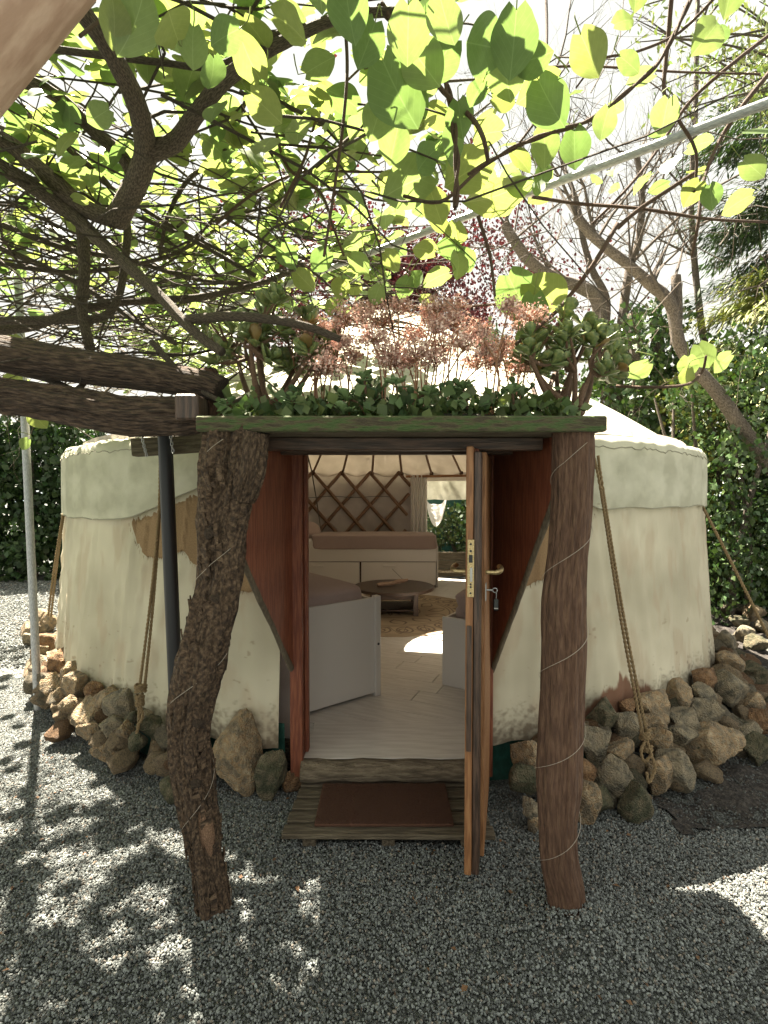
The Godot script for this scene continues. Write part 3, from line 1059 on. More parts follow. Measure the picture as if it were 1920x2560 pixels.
func porch() -> void:
	porch_root = thing("porch", W(0.06, 0, 2.03), "timber porch on two crooked log posts in front of the yurt door", "porch")
	var b := -porch_root.position
	# posts
	var lp := post_pts([[448, 562, 933], [446, 560, 970], [440, 552, 1020], [438, 532, 1090], [434, 520, 1160], [432, 514, 1230], [412, 502, 1330], [388, 484, 1430], [374, 462, 1520], [371, 448, 1600], [380, 460, 1690], [398, 470, 1780], [414, 478, 1860], [424, 492, 1930], [428, 505, 1995]], 1.97, 1.97)
	var pm := part(porch_root, "post", limb_mesh(lp[0], lp[1], 0.011, 76, 0.42, 3.0, 1.0, 0.7), M.bark)
	tag(pm, "gnarled crooked post with flaking bark")
	# flakes of loose bark standing off the trunk
	var lc := curve_pts(lp[0], lp[1], 0.02)
	var fk := MB.new()
	for k in 240:
		var j: int = rng.randi() % lc[0].size()
		var ang := rng.randf() * TAU
		var out := Vector3(cos(ang), 0, sin(ang))
		var side := Vector3(-sin(ang), 0, cos(ang))
		var p: Vector3 = lc[0][j] + out * lc[1][j] * rng.randf_range(0.97, 1.08)
		var w := rng.randf_range(0.006, 0.018)
		var l := rng.randf_range(0.012, 0.05)
		var lift := rng.randf_range(0.0, 0.012)
		var q := [p - side * w - Vector3.UP * l, p + side * w * 0.7 - Vector3.UP * l * 0.8, p + side * w + Vector3.UP * l * 0.6 + out * lift, p - side * w * 0.5 + Vector3.UP * l + out * lift]
		fk.face([q[0], q[1], q[2], q[3]])
		for e in 4:
			var n: int = (e + 1) % 4
			fk.face([q[e], q[n], q[n] - out * 0.006, q[e] - out * 0.006])
	tag(part(pm, "bark_flakes", fk.mesh(), M.bark), "", "", "", "stuff")
	for k in [[455, 1150], [470, 1290], [430, 1560], [425, 1690]]:
		part(pm, "knot", limb_mesh([D(k[0], k[1], 1.96) + b, D(k[0] - 3, k[1] + 2, 1.885) + b], [0.034, 0.015], 0.008, 18, 0.35, k[0] * 0.1, 1.0, 2.0), M.bark)
	# branch stub at its head, peeled patch low down, knots
	part(pm, "fork", limb_mesh([D(520, 1075, 1.95) + b, D(540, 1010, 1.92) + b, D(548, 938, 1.93) + b], [0.05, 0.06, 0.05], 0.012, 50, 0.4, 8.0, 1.0, 0.8), M.bark)
	part(pm, "knot", limb_mesh([D(403, 1462, 1.95) + b, D(401, 1463, 1.895) + b], [0.026, 0.016], 0.01, 14, 0.2, 2.0), M.bark)
	var rp := post_pts([[1197, 1279, 933], [1197, 1279, 1000], [1194, 1275, 1100], [1186, 1266, 1200], [1172, 1263, 1300], [1172, 1262, 1400], [1171, 1258, 1500], [1165, 1256, 1600], [1160, 1256, 1690], [1164, 1246, 1770], [1168, 1249, 1850], [1182, 1262, 1920], [1188, 1264, 1985]], 1.97, 1.97)
	tag(part(porch_root, "post", limb_mesh(rp[0], rp[1], 0.011, 76, 0.2, 5.0, 1.0, 0.22), M.bark_smooth), "straight brown post with smooth split bark")
	# peeled patches of bare wood
	var q := [[[428, 1715], [438, 1760], [446, 1800], [452, 1850]], [[440, 1735], [447, 1770]]]
	for a in q:
		var pts := []
		for s in a:
			pts.append(D(s[0], s[1], 1.94) + b)
		part(pm, "bare_patch", limb_mesh(pts, [0.012, 0.03, 0.032, 0.012] if pts.size() == 4 else [0.01, 0.008], 0.01, 20, 0.3, 1.0), M.jade_stem)
	# front board, roof deck, lintel
	bar(porch_root, "front_board", W(0.064, 1.863, 1.905) + b, Vector3(1.51, 0.057, 0.04), M.mossy_wood, 0.0, 0.006)
	for k in 5:
		bar(porch_root, "deck_board", W(0.062, 1.85, 2.0 + k * 0.158) + b, Vector3(1.47, 0.022, 0.153), M.old_wood_x)
	bar(porch_root, "back_board", W(0.064, 1.885, 2.79) + b, Vector3(1.46, 0.09, 0.03), M.old_wood_x)
	for s in [-1.0, 1.0]:
		bar(porch_root, "side_board", W(0.064 + s * 0.742, 1.868, 2.35) + b, Vector3(0.024, 0.06, 0.84), M.old_wood_z)
	bar(porch_root, "lintel", W(0.06, 1.81, 2.13) + b, Vector3(1.18, 0.052, 0.06), M.dark_wood_x)
	bar(porch_root, "joist", W(0.06, 1.815, 2.45) + b, Vector3(1.1, 0.045, 0.05), M.dark_wood_x)
	# soil on the deck
	var sb := MB.new()
	sheet(sb, 60, 26, func(u: float, v: float) -> Vector3:
		var x := lerpf(-0.66, 0.79, u)
		var z := lerpf(1.93, 2.77, v)
		var rim := clampf(minf(minf(u, 1.0 - u) * 12.0, minf(v, 1.0 - v) * 9.0), 0.0, 1.0)
		return W(x, 1.872 + rim * (0.035 + 0.022 * noise.get_noise_2d(x * 160.0, z * 160.0)), z) + b)
	part(porch_root, "soil_bed", sb.mesh(), M.sod)
	# slanting side panels of red plywood, with a worn edge strip
	for s in [-1.0, 1.0]:
		var xf: float = -0.60 if s < 0 else 0.7
		var xb: float = -0.485 if s < 0 else 0.575
		var zf := 2.10
		var zb := 2.70
		var hf: float = 1.36 if s < 0 else 1.58
		var poly := [W(xb, 1.838, zb), W(xf, 1.838, zf), W(xf, hf, zf), W(xb, 0.665, zb)]
		var n: Vector3 = (poly[1] - poly[0]).cross(Vector3.UP).normalized() * 0.009
		var mb := MB.new()
		var f := []
		var k := []
		for p in poly:
			f.append(p + n + b)
			k.append(p - n + b)
		var f2 := f.duplicate()
		f2.reverse()
		mb.face(f2)
		mb.face(k)
		for j in 4:
			var e := (j + 1) % 4
			mb.face([f[j], f[e], k[e], k[j]])
		var sp := part(porch_root, "side_panel", mb.mesh(), M.red_wood_y)
		var eb := MB.new()
		limb(eb, [W(xf, hf + 0.01, zf) + b, W(lerpf(xf, xb, 0.5), (hf + 0.665) * 0.5, (zf + zb) * 0.5) + b, W(xb, 0.66, zb) + b], [0.014, 0.013, 0.014], 0.02, 8, 0.25, s * 3.0)
		part(sp, "edge_strip", eb.mesh(), M.old_wood_y)
	# thin wire wound round each post
	for a in [[lp, 4.1, 0.9, -1.0], [rp, 5.2, 0.3, 1.0]]:
		var c := curve_pts(a[0][0], a[0][1], 0.03)
		var wp := []
		for j in range(2, c[0].size() - 2):
			var t: float = float(j) / c[0].size()
			var ang: float = a[1] * TAU * t + a[2]
			wp.append(c[0][j] + Vector3(cos(ang), 0, sin(ang) * 1.0) * (c[1][j] * 1.08 + 0.003))
		part(porch_root, "wound_wire", limb_mesh(wp, fill(wp.size(), 0.001), 0.015, 4), M.wire)

func step_and_mat() -> void:
	var p := thing("step_pallet", W(0.02, 0, 2.47), "low slatted wooden step in front of the door", "step")
	for k in 5:
		var z := 0.19 - k * 0.098
		var wd := 0.96 - k * 0.012
		bar(p, "slat", Vector3(0.0, 0.068, z), Vector3(wd, 0.024, 0.074), M.old_wood_x, 0.004 * (k - 2))
	for x in [-0.36, 0.0, 0.36]:
		bar(p, "bearer", Vector3(x, 0.03, 0.0), Vector3(0.06, 0.05, 0.40), M.old_wood_z)
	var m := thing("doormat", W(0.0, 0.081, 2.46), "brown coir doormat lying on the wooden step", "doormat")
	var mb := MB.new()
	box(mb, Vector3(0.0, 0.008, 0.0), Vector3(0.64, 0.014, 0.335), Basis(), 0.004)
	part(m, "backing", mb.mesh(), M.coir)
	var fb := MB.new()
	var r := RandomNumberGenerator.new()
	r.seed = 31
	for k in 9000:
		var q := Vector3(r.randf_range(-0.318, 0.318), 0.014, r.randf_range(-0.166, 0.166))
		var t := q + Vector3(r.randfn() * 0.004, r.randf_range(0.005, 0.011), r.randfn() * 0.004)
		var s := Vector3(r.randfn(), 0, r.randfn()).normalized() * 0.0012
		var a := fb.vert(q - s)
		fb.vert(q + s)
		fb.vert(t)
		fb.tri(a, a + 1, a + 2)
	tag(part(m, "bristles", fb.mesh(), M.coir), "", "", "", "stuff")

# ---------------------------------------------------------------- stones banked against the canvas
func bank_h(p: Vector3) -> float:
	var r := Vector2(p.x, -p.z - YC).length()
	return clampf(((3.74 if p.x > 0.0 else 3.62) - r) / (0.44 if p.x > 0.0 else 0.34), 0.0, 1.0) * 0.35

func bank_hit(x: float, y: float) -> Array:           # [point, distance] where a sight line meets the bank
	var d := 1.5
	while d < 9.0:
		var p := S(x, y, d)
		if p.y <= maxf(bank_h(p), 0.0):
			return [p, d]
		d += 0.01
	return [S(x, y, 5.0), 5.0]

func stones() -> void:
	var tints := {"o": "stone_ochre", "g": "stone_grey", "r": "stone_rust", "m": "stone_moss"}
	var rows := [
		[1507, 1785, 92, 80, "m"], [1568, 1764, 40, 30, "r"], [1631, 1761, 102, 74, "o"], [1695, 1738, 62, 76, "o"], [1759, 1732, 68, 42, "g"], [1825, 1724, 72, 82, "g"], [1760, 1697, 66, 54, "r"],
		[1828, 1657, 60, 54, "o"], [1810, 1600, 58, 48, "g"], [1770, 1778, 92, 66, "g"], [1880, 1755, 64, 54, "o"], [1886, 1686, 78, 58, "m"], [1712, 1808, 92, 74, "g"], [1637, 1805, 94, 42, "o"],
		[1565, 1815, 82, 72, "g"], [1897, 1802, 62, 52, "r"], [1857, 1606, 64, 46, "g"], [1893, 1628, 64, 46, "m"], [1830, 1538, 60, 36, "g"], [1880, 1552, 70, 42, "o"], [1905, 1584, 54, 38, "g"], [1850, 1574, 54, 36, "m"],
		[1313, 1887, 76, 92, "o"], [1481, 1852, 100, 80, "g"], [1539, 1872, 92, 50, "o"], [1645, 1858, 66, 80, "o"], [1712, 1830, 92, 48, "g"], [1458, 1933, 60, 70, "r"], [1498, 2003, 56, 66, "m"],
		[1313, 1945, 80, 70, "m"], [1325, 2030, 52, 52, "g"], [1892, 1893, 66, 72, "m"], [1420, 1800, 70, 60, "g"], [1395, 1870, 70, 70, "m"], [1385, 1940, 70, 60, "g"], [1750, 1850, 60, 50, "m"], [1868, 1840, 66, 52, "g"]]
	var right := thing("stone_bank", yp(34, 3.55, 0.0), "bank of loose ochre and grey rubble stones right of the door", "stone bank")
	fill_bank(right, 14.0, 96.0, 150, 51)
	var n := 0
	for s in rows:
		n += 1
		bank_stone(right, s, M[tints[s[4]]], 100 + n)
	rows = [
		[154, 1656, 52, 60, "r"], [178, 1680, 66, 56, "o"], [127, 1713, 54, 56, "o"], [154, 1738, 36, 48, "o"], [193, 1719, 68, 66, "o"], [208, 1693, 42, 36, "r"], [175, 1764, 58, 54, "o"], [232, 1722, 46, 34, "r"],
		[262, 1740, 78, 54, "o"], [301, 1764, 78, 80, "g"], [226, 1780, 98, 70, "o"], [220, 1822, 58, 42, "o"], [277, 1818, 62, 52, "g"], [312, 1828, 42, 52, "o"], [371, 1816, 72, 58, "m"], [362, 1786, 48, 30, "g"],
		[99, 1557, 46, 36, "o"], [115, 1582, 52, 50, "o"], [75, 1590, 44, 40, "o"], [120, 1613, 60, 52, "r"], [100, 1634, 56, 46, "o"], [138, 1648, 40, 40, "o"], [75, 1614, 42, 36, "g"], [90, 1673, 38, 34, "o"], [108, 1654, 44, 38, "g"], [330, 1790, 40, 40, "m"], [345, 1850, 50, 44, "m"]]
	var left := thing("stone_bank", yp(-34, 3.55, 0.0), "bank of sunlit pale ochre stones left of the porch", "stone bank")
	fill_bank(left, -96.0, -16.0, 95, 52)
	for s in rows:
		n += 1
		bank_stone(left, s, M[tints[s[4]]], 100 + n)
	# stones that stand out, set on the gravel
	for s in [
		["boulder", 484, 579, 2000, 146, 216, "o", 0.0, "tall upright ochre slab stone right behind the crooked post"],
		["boulder", 0, 671, 2014, 80, 134, "m", -0.1, "pointed mossy brown stone between upright slab and door frame"],
		["boulder", 0, 728, 1992, 52, 70, "r", 0.15, "small rusty stone tucked against the left door jamb"],
		["boulder", 0, 418, 2022, 66, 74, "m", 0.0, "low green mossy stone at the left foot of the crooked post"],
		["boulder", 0, 282, 1918, 118, 80, "o", -0.2, "pale angular stone lying on the gravel in front of left rope"],
		["boulder", 0, 396, 1936, 94, 120, "o", 0.1, "big ochre boulder between the left rope and crooked post"],
		["boulder", 0, 1553, 2030, 112, 150, "g", 0.08, "large dark grey wedge stone at front of the right bank"],
		["boulder", 0, 1663, 2003, 84, 110, "o", -0.1, "tan stone under the tail of the right rope"],
		["boulder", 0, 1706, 1994, 104, 122, "g", 0.1, "cracked grey boulder beside the large ochre boulder"],
		["boulder", 0, 1811, 1944, 156, 126, "o", -0.15, "largest ochre boulder at the edge of dark soil"],
		["boulder", 0, 1474, 2074, 72, 120, "o", -0.35, "narrow leaning tan stone right of the straight post"],
		["boulder", 0, 1597, 2066, 92, 104, "m", 0.2, "mossy triangular stone lowest of the right bank"],
		["boulder", 0, 1338, 2088, 34, 52, "o", 0.0, "little tan stone peeping out left of the straight post"]]:
		n += 1
		var g := G(s[2] / 1.15732, s[3] / 1.15732, 0.0)
		var d := -g.z
		var w: float = s[4] * d / FOCAL
		var h: float = s[5] * d / FOCAL
		var o := part(self, s[0], rock_mesh(n + 40, Vector3(w, h, w * 0.75), 3), M[tints[s[6]]])
		o.position = g + Vector3(0, h * 0.46 + gh(g.x, d), -w * 0.3)
		o.rotation.z = s[7]
		tag(o, s[8], "stone", "boulders around the yurt")

func bank_stone(parent: Node3D, s: Array, m: Material, sd: int) -> void:
	var hit := bank_hit(s[0], s[1])
	var d: float = hit[1]
	var w: float = s[2] * 1.1 * d / FOCAL
	var h: float = s[3] * 1.12 * d / FOCAL
	var dep := (w + h) * 0.45
	var o := part(parent, "stone", rock_mesh(sd, Vector3(w, h, dep), 3), m)
	var p: Vector3 = hit[0] + (hit[0] - eye.origin).normalized() * dep * 0.15
	p.y = maxf(p.y, h * 0.36)
	o.position = p - parent.position
	o.rotation = Vector3(0, atan2(p.x, p.z) * 0.3, rng.randf_range(-0.15, 0.15))

func fill_bank(parent: Node3D, d0: float, d1: float, count: int, sd: int) -> void:
	var r := RandomNumberGenerator.new()
	r.seed = sd
	var ms := []
	for k in 10:
		ms.append(rock_mesh(sd * 10 + k, Vector3(1.0, 0.75, 0.85), 2))
	var names := ["stone_grey", "stone_moss", "stone_ochre", "stone_rust", "stone_ochre"] if d0 > 0.0 else ["stone_ochre", "stone_ochre", "stone_rust", "stone_grey", "stone_ochre"]
	for k in count:
		var deg := lerpf(d0, d1, r.randf())
		var t := r.randf()
		var rad := lerpf(3.29, 3.6 if deg > 0.0 else (3.45 if deg > -40.0 else 3.36), t)
		if absf(deg) < 17.5:
			rad = lerpf(3.28, 3.45, t)
		var p := yp(deg, rad, 0.0)
		var s := r.randf_range(0.11, 0.2) * (1.0 if absf(deg) < 45.0 else 1.3)
		p.y = maxf(bank_h(p) - s * 0.55, s * 0.12)
		var o := part(parent, "stone", ms[r.randi() % 10], M[names[r.randi() % 5]])
		o.transform = Transform3D(Basis.from_euler(Vector3(r.randf_range(-0.5, 0.5), r.randf() * TAU, r.randf_range(-0.5, 0.5))).scaled(Vector3.ONE * s), p - parent.position)

# ---------------------------------------------------------------- hedges and trees behind
func leaf_quad(w: float, l: float, bend := 0.2) -> ArrayMesh:      # small pointed leaf, stem at the origin, along +z
	var mb := MB.new()
	var a := mb.vert(Vector3.ZERO)
	var b := mb.vert(Vector3(-w * 0.5, bend * w * 0.5, l * 0.45))
	var c := mb.vert(Vector3(w * 0.5, bend * w * 0.5, l * 0.45))
	var d := mb.vert(Vector3(0, -bend * l * 0.4, l))
	var e := mb.vert(Vector3(0, 0, l * 0.5))
	mb.tri(a, b, e); mb.tri(b, d, e); mb.tri(d, c, e); mb.tri(c, a, e)
	return mb.mesh()

func tint(r: RandomNumberGenerator, spread := 0.45) -> Color:
	var q := 1.0 + r.randf_range(-spread, spread)
	return Color(q * r.randf_range(0.85, 1.25), q, q * r.randf_range(0.8, 1.1))

# a hedge as a ragged slab of leaves round a core of stems
func hedge(called: String, a: Vector3, b: Vector3, thick: float, high: float, n: int, leaf: Mesh, m: Material, label: String, cat: String, sd: int, stems := 20) -> Node3D:
	var t := thing(called, (a + b) * 0.5, label, cat)
	var r := RandomNumberGenerator.new()
	r.seed = sd
	var along := (b - a)
	var out := along.cross(Vector3.UP).normalized()
	var xs := []
	var cols := PackedColorArray()
	while xs.size() < n:
		var u := r.randf()
		var v := r.randf()
		var top := high * (0.86 + 0.3 * noise.get_noise_2d(u * along.length() * 45.0 + sd * 9.0, 7.0))
		var h := v * top
		var lump := noise.get_noise_3d(u * along.length() * 60.0 + sd * 7.0, h * 60.0, 3.0)
		var clump := noise.get_noise_3d(u * along.length() * 130.0 + sd * 3.0, h * 130.0, 90.0)
		if clump < -0.28:
			continue
		var side := r.randf_range(-1.0, 1.0)
		var off := signf(side) * pow(absf(side), 0.6) * thick * 0.5 * (0.8 + lump * 0.7)
		var p := (a + along * u) + out * off + Vector3(0, h, 0) - t.position
		xs.append(Transform3D(rbasis(r, r.randf_range(0.7, 1.35)), p))
		cols.append(tint(r))
	var f := many(t, "foliage", leaf, m, xs, cols)
	f.set_meta("kind", "stuff")
	var sb := MB.new()
	for k in stems:
		var u := (k + r.randf()) / stems
		var p := a + along * u + out * r.randf_range(-0.3, 0.3) * thick - t.position
		limb(sb, [p, p + Vector3(r.randfn() * 0.15, high * 0.35, r.randfn() * 0.15), p + Vector3(r.randfn() * 0.3, high * 0.75, r.randfn() * 0.3)], [0.05, 0.035, 0.012], 0.4, 6)
	part(t, "stems", sb.mesh(), M.bark_tree)
	return t

func sprout(mb: MB, r: RandomNumberGenerator, p: Vector3, dir: Vector3, l: float, rad: float, depth: int, up := 0.15, spread := 0.6, wander := 0.16) -> void:
	var pts := [p]
	var rads := [rad]
	var d := dir
	var n := 4
	for k in n:
		d = (d + Vector3(r.randfn(), r.randfn(), r.randfn()) * wander + Vector3.UP * up * 0.2).normalized()
		pts.append(pts[-1] + d * l / n)
		rads.append(rad * lerpf(1.0, 0.45, (k + 1.0) / n))
	tube(mb, pts, rads, 7 if rad > 0.03 else (5 if rad > 0.01 else 3), 0.0, 0.0, 1.0, 1.0, false)
	if depth <= 0:
		return
	var kids := 2 + r.randi() % 3
	for k in kids:
		var at := 1 + r.randi() % n
		var q := (d + Vector3(r.randfn(), r.randfn() * 0.7, r.randfn()) * spread + Vector3.UP * up).normalized()
		sprout(mb, r, pts[at], q, l * r.randf_range(0.55, 0.8), rads[at] * 0.62, depth - 1, up, spread, wander)

func px_limb(mb: MB, pts: Array, d: float, w0: float, w1: float, sides := 8, rough := 0.1, sd := 1.0) -> void:
	var p := []
	var r := []
	for k in pts.size():
		p.append(S(pts[k][0], pts[k][1], d + (pts[k][2] if pts[k].size() > 2 else 0.0)))
		r.append(lerpf(w0, w1, float(k) / (pts.size() - 1)) * 0.5 * d / FOCAL)
	limb(mb, p, r, 0.12, sides, rough, sd)

func tree(called: String, base: Vector3, label: String, group := "") -> Node3D:
	return thing(called, base, label, "tree", group)

func moved(mb: MB, by: Vector3) -> ArrayMesh:
	for k in mb.v.size():
		mb.v[k] -= by
	return mb.mesh()

func background() -> void:
	var r := RandomNumberGenerator.new()
	r.seed = 77
	var small := leaf_quad(0.055, 0.075)
	var tiny := leaf_quad(0.05, 0.06)
	hedge("ivy_hedge", W(3.9, 0, 6.7), W(8.5, 0, 7.6), 1.3, 3.9, 22000, small, M.ivy, "tall ivy-covered hedge right of the yurt", "hedge", 61, 26)
	hedge("ivy_hedge", W(3.6, 0, 8.6), W(7.4, 0, 9.3), 1.2, 4.6, 12000, leaf_quad(0.09, 0.11), M.ivy, "ragged ivy growing up behind the bare trunks", "hedge", 65, 20)
	hedge("dark_hedge", W(-11.5, 0, 9.4), W(-3.9, 0, 11.2), 2.2, 3.6, 46000, leaf_quad(0.1, 0.12), M.hedge_leaf, "dense dark hedge beyond the gravel left of the yurt", "hedge", 62, 24)
	hedge("garden_hedge", W(-3.6, 0, 12.6), W(3.4, 0, 12.9), 1.2, 3.0, 9000, small, M.hedge_leaf, "green garden hedge behind the yurt's back opening", "hedge", 63, 16)
	hedge("garden_shrub", W(0.6, 0, 10.6), W(3.6, 0, 10.9), 0.8, 1.35, 5200, small, M.fern, "leafy green shrub seen through the back opening", "shrub", 64, 10)
	hedge("ivy_hedge", W(1.6, 0, 10.6), W(4.8, 0, 9.7), 1.2, 4.7, 11000, leaf_quad(0.08, 0.1), M.ivy, "dark leafy screen behind the yurt roof among sawn stumps", "hedge", 68, 18)
	# green garden fence behind the shrub
	var fe := thing("garden_fence", W(2.2, 0, 12.0), "dark green netting fence seen through the back opening", "fence")
	for k in 8:
		bar(fe, "slat", Vector3(0.0, 0.35 + k * 0.27, 0.0), Vector3(4.6, 0.255, 0.02), M.tarp_green)
	for x in [-2.2, 0.0, 2.2]:
		bar(fe, "post", Vector3(x, 1.25, -0.05), Vector3(0.07, 2.5, 0.07), M.old_wood_y)
	var pl := thing("wooden_planter", W(1.55, 0, 10.0), "low weathered timber planter outside the back opening", "planter")
	for k in 3:
		bar(pl, "board", Vector3(0, 0.12 + k * 0.16, 0.25), Vector3(1.7, 0.15, 0.03), M.old_wood_x)
	for x in [-0.84, 0.84]:
		bar(pl, "end_board", Vector3(x, 0.26, 0.0), Vector3(0.03, 0.5, 0.5), M.old_wood_z)
	# bare trees right behind the yurt
	var groups := [
		[[[2170, 1560], [2000, 1270], [1897, 1127], [1793, 982], [1706, 878], [1677, 762], [1625, 710], [1573, 664], [1492, 600], [1440, 540]], 6.3, 36, 22, "leaning bare tree crossing in front of the ivy"],
		[[[1600, 1520], [1560, 1150], [1539, 1028], [1510, 947], [1504, 831], [1492, 750], [1458, 721], [1394, 698], [1330, 658], [1284, 600], [1262, 560]], 9.3, 40, 24, "thick crooked bare tree just right of the porch plants"],
		[[[1560, 1490], [1545, 1028], [1545, 947], [1556, 802], [1573, 675], [1597, 600], [1605, 480], [1590, 380]], 9.6, 30, 12, "slender upright bare tree behind the yurt roof"],
		[[[1530, 1480], [1525, 1000], [1515, 831], [1515, 745], [1481, 675], [1458, 600], [1440, 500], [1400, 380], [1380, 200]], 9.8, 24, 8, "thin forked bare tree left of the upright one"],
		[[[1850, 1500], [1800, 1000], [1760, 850], [1747, 756], [1735, 640], [1728, 500], [1738, 300], [1742, 100], [1745, -40]], 8.8, 20, 9, "straight thin bare stem rising beside the conifer"]]
	var n := 0
	for g in groups:
		n += 1
		var base := S(g[0][0][0], g[0][0][1], g[1])
		base.y = 0.0
		var t: Node3D = tree("bare_tree", base, g[4], "bare trees behind the yurt")
		var mb := MB.new()
		px_limb(mb, g[0], g[1], g[2], g[3], 12, 0.12, n * 1.3)
		part(t, "trunk", moved(mb, base), M.bark_tree)
		var cb := MB.new()
		var cnt: int = g[0].size()
		for k in 12:
			var j: int = cnt - 1 - (k % 5)
			var p := S(g[0][j][0], g[0][j][1], g[1])
			sprout(cb, r, p, Vector3(r.randfn() * 0.9, 0.7 + r.randf() * 0.5, r.randfn() * 0.4).normalized(), r.randf_range(0.8, 1.7), 0.022, 3, 0.25, 0.75)
		tag(part(t, "twigs", moved(cb, base), M.bark_tree), "", "", "", "stuff")
	# cut stumps
	for s in [[1582, 785, 1597, 1028, 30, "sawn pole-like stump, the taller, behind the yurt roof"], [1637, 774, 1649, 1010, 26, "sawn pole-like stump nearest the leaning tree"], [1690, 690, 1690, 860, 26, "short sawn fork standing up from the leaning tree"]]:
		var dd := 9.0 if s[1] != 690 else 6.4
		var mb := MB.new()
		var b0 := S(s[2], s[3], dd)
		var pts := [S(s[0], s[1], dd), S((s[0] + s[2]) * 0.5 + 3, (s[1] + s[3]) * 0.5, dd), b0]
		var base := b0
		if dd > 8.0:
			pts.append(Vector3(b0.x + 0.05, 0.0, b0.z))
			base = Vector3(b0.x + 0.05, 0.0, b0.z)
		limb(mb, pts, [0.1, 0.11, 0.11, 0.12] if dd > 8.0 else [0.055, 0.06, 0.065], 0.15, 12, 0.1, 2.0)
		tag(part(self, "tree_stump", moved(mb, base), M.bark_tree, base), s[5], "stump")
	# purple-leaved tree beyond
	var pb := W(0.1, 0, 14.0)
	var pt := tree("purple_tree", pb, "dark red leaved tree rising behind the yurt roof")
	var mb2 := MB.new()
	limb(mb2, [Vector3(0, 0, 0), Vector3(0.1, 2.5, 0), Vector3(-0.1, 4.5, 0.1), Vector3(0.1, 7.5, 0)], [0.2, 0.16, 0.12, 0.04], 0.3, 10, 0.1, 3.0)
	for k in 22:
		sprout(mb2, r, Vector3(0, r.randf_range(3.5, 6.5), 0), Vector3(r.randfn(), 0.4, r.randfn()).normalized(), r.randf_range(1.2, 2.4), 0.04, 2, 0.1, 0.6)
	part(pt, "trunk", mb2.mesh(), M.bark_tree)
	var xs := []
	var cols := PackedColorArray()
	while xs.size() < 30000:
		var q := Vector3(r.randfn() * 1.9, r.randfn() * 1.1, r.randfn() * 0.9)
		if noise.get_noise_3d(q.x * 45.0, q.y * 45.0, q.z * 45.0) < -0.05:
			continue
		xs.append(Transform3D(rbasis(r, r.randf_range(1.0, 2.0)), q + Vector3(0.1, 6.9, 0)))
		cols.append(tint(r, 0.5))
	many(pt, "crown", tiny, M.purple_leaf, xs, cols)
	# conifers on the right
	for c in [[S(1880, 440, 8.0), 1.3, 2.6, 20000, "conifer", "dark green conifer hanging into the top right"], [S(1890, 830, 7.4), 1.2, 1.8, 20000, "lime_conifer", "yellow-green conifer with drooping sprays at the right edge"]]:
		var top: Vector3 = c[0]
		var base := Vector3(top.x + 0.75, 0, top.z)
		var t := tree("conifer", base, c[5])
		var cb := MB.new()
		limb(cb, [Vector3.ZERO, Vector3(0, top.y, 0), Vector3(0, top.y + c[2], 0)], [0.16, 0.1, 0.02], 0.4, 10, 0.1, 1.0)
		part(t, "trunk", cb.mesh(), M.bark_tree)
		var sx := []
		var cl := PackedColorArray()
		var needle := leaf_quad(0.022, 0.1, 0.1)
		var boughs := 80
		for k in boughs:
			var hy := r.randf_range(-c[2] * 0.6, c[2] * 0.75)
			var ang := r.randf() * TAU
			var reach: float = c[1] * r.randf_range(0.6, 1.3)
			var tip := Vector3(cos(ang) * reach, top.y + hy - 0.35 * reach, sin(ang) * reach)
			var root := Vector3(0, top.y + hy, 0)
			for j in c[3] / boughs:
				var u := sqrt(r.randf())
				var p := root.lerp(tip, u) + Vector3(r.randfn(), r.randfn() * 0.5 - 0.3 * u, r.randfn()) * 0.13
				var b := Basis.looking_at(-(tip - root + Vector3(r.randfn(), r.randfn() - 0.7, r.randfn()) * 0.5).normalized(), Vector3.UP)
				sx.append(Transform3D(b.scaled(Vector3.ONE * r.randf_range(0.9, 1.9)), p))
				cl.append(tint(r, 0.4))
		many(t, "crown", needle, M[c[4]], sx, cl)
	# pale leafy boughs of a willow-like tree reaching in at the top right
	var wb := Vector3(6.4, 0, -6.0)
	var wt := tree("leafy_tree", wb, "pale green leafy boughs reaching in at the top right")
	var wm := MB.new()
	limb(wm, [Vector3.ZERO, Vector3(-0.1, 3.0, 0), Vector3(-0.4, 6.0, 0)], [0.16, 0.12, 0.05], 0.3, 10, 0.1, 1.0)
	var wx := []
	var wc := PackedColorArray()
	for k in 26:
		var a := Vector3(-0.3, r.randf_range(4.2, 7.0), 0)
		var b := S(r.randf_range(1560, 1980), r.randf_range(-80, 330), r.randf_range(5.2, 6.6)) - wb
		var m := a.lerp(b, 0.55) + Vector3(0, 0.35, 0)
		limb(wm, [a, m, b], [0.03, 0.014, 0.005], 0.15, 5)
		for j in 120:
			var u := r.randf_range(0.35, 1.0)
			var p := a.lerp(m, u / 0.6) if u < 0.6 else m.lerp(b, (u - 0.6) / 0.4)
			p += Vector3(r.randfn(), r.randfn() - 0.4, r.randfn()) * 0.13
			wx.append(Transform3D(rbasis(r, r.randf_range(0.7, 1.4)), p))
			wc.append(tint(r, 0.35))
	part(wt, "trunk", wm.mesh(), M.bark_tree)
	many(wt, "crown", leaf_quad(0.028, 0.085), M.willow, wx, wc)
	hedge("sunlit_shrub", W(4.3, 0, 7.7), W(7.5, 0, 8.0), 1.0, 3.4, 9000, leaf_quad(0.07, 0.09), M.lime_conifer, "sunlit yellow-green shrub behind the leaning bare tree", "shrub", 67, 10)

# ---------------------------------------------------------------- overhead timber and metal
func surveyed(pts: Array) -> Array:                   # [x, y, d] on the 1659 survey
	var o := []
	for p in pts:
		o.append(D(p[0], p[1], p[2]))
	return o

func solo(called: String, mb: MB, m: Material, base: Vector3, label: String, cat: String, group := "") -> MeshInstance3D:
	var o := part(self, called, moved(mb, base), m, base)
	tag(o, label, cat, group)
	return o

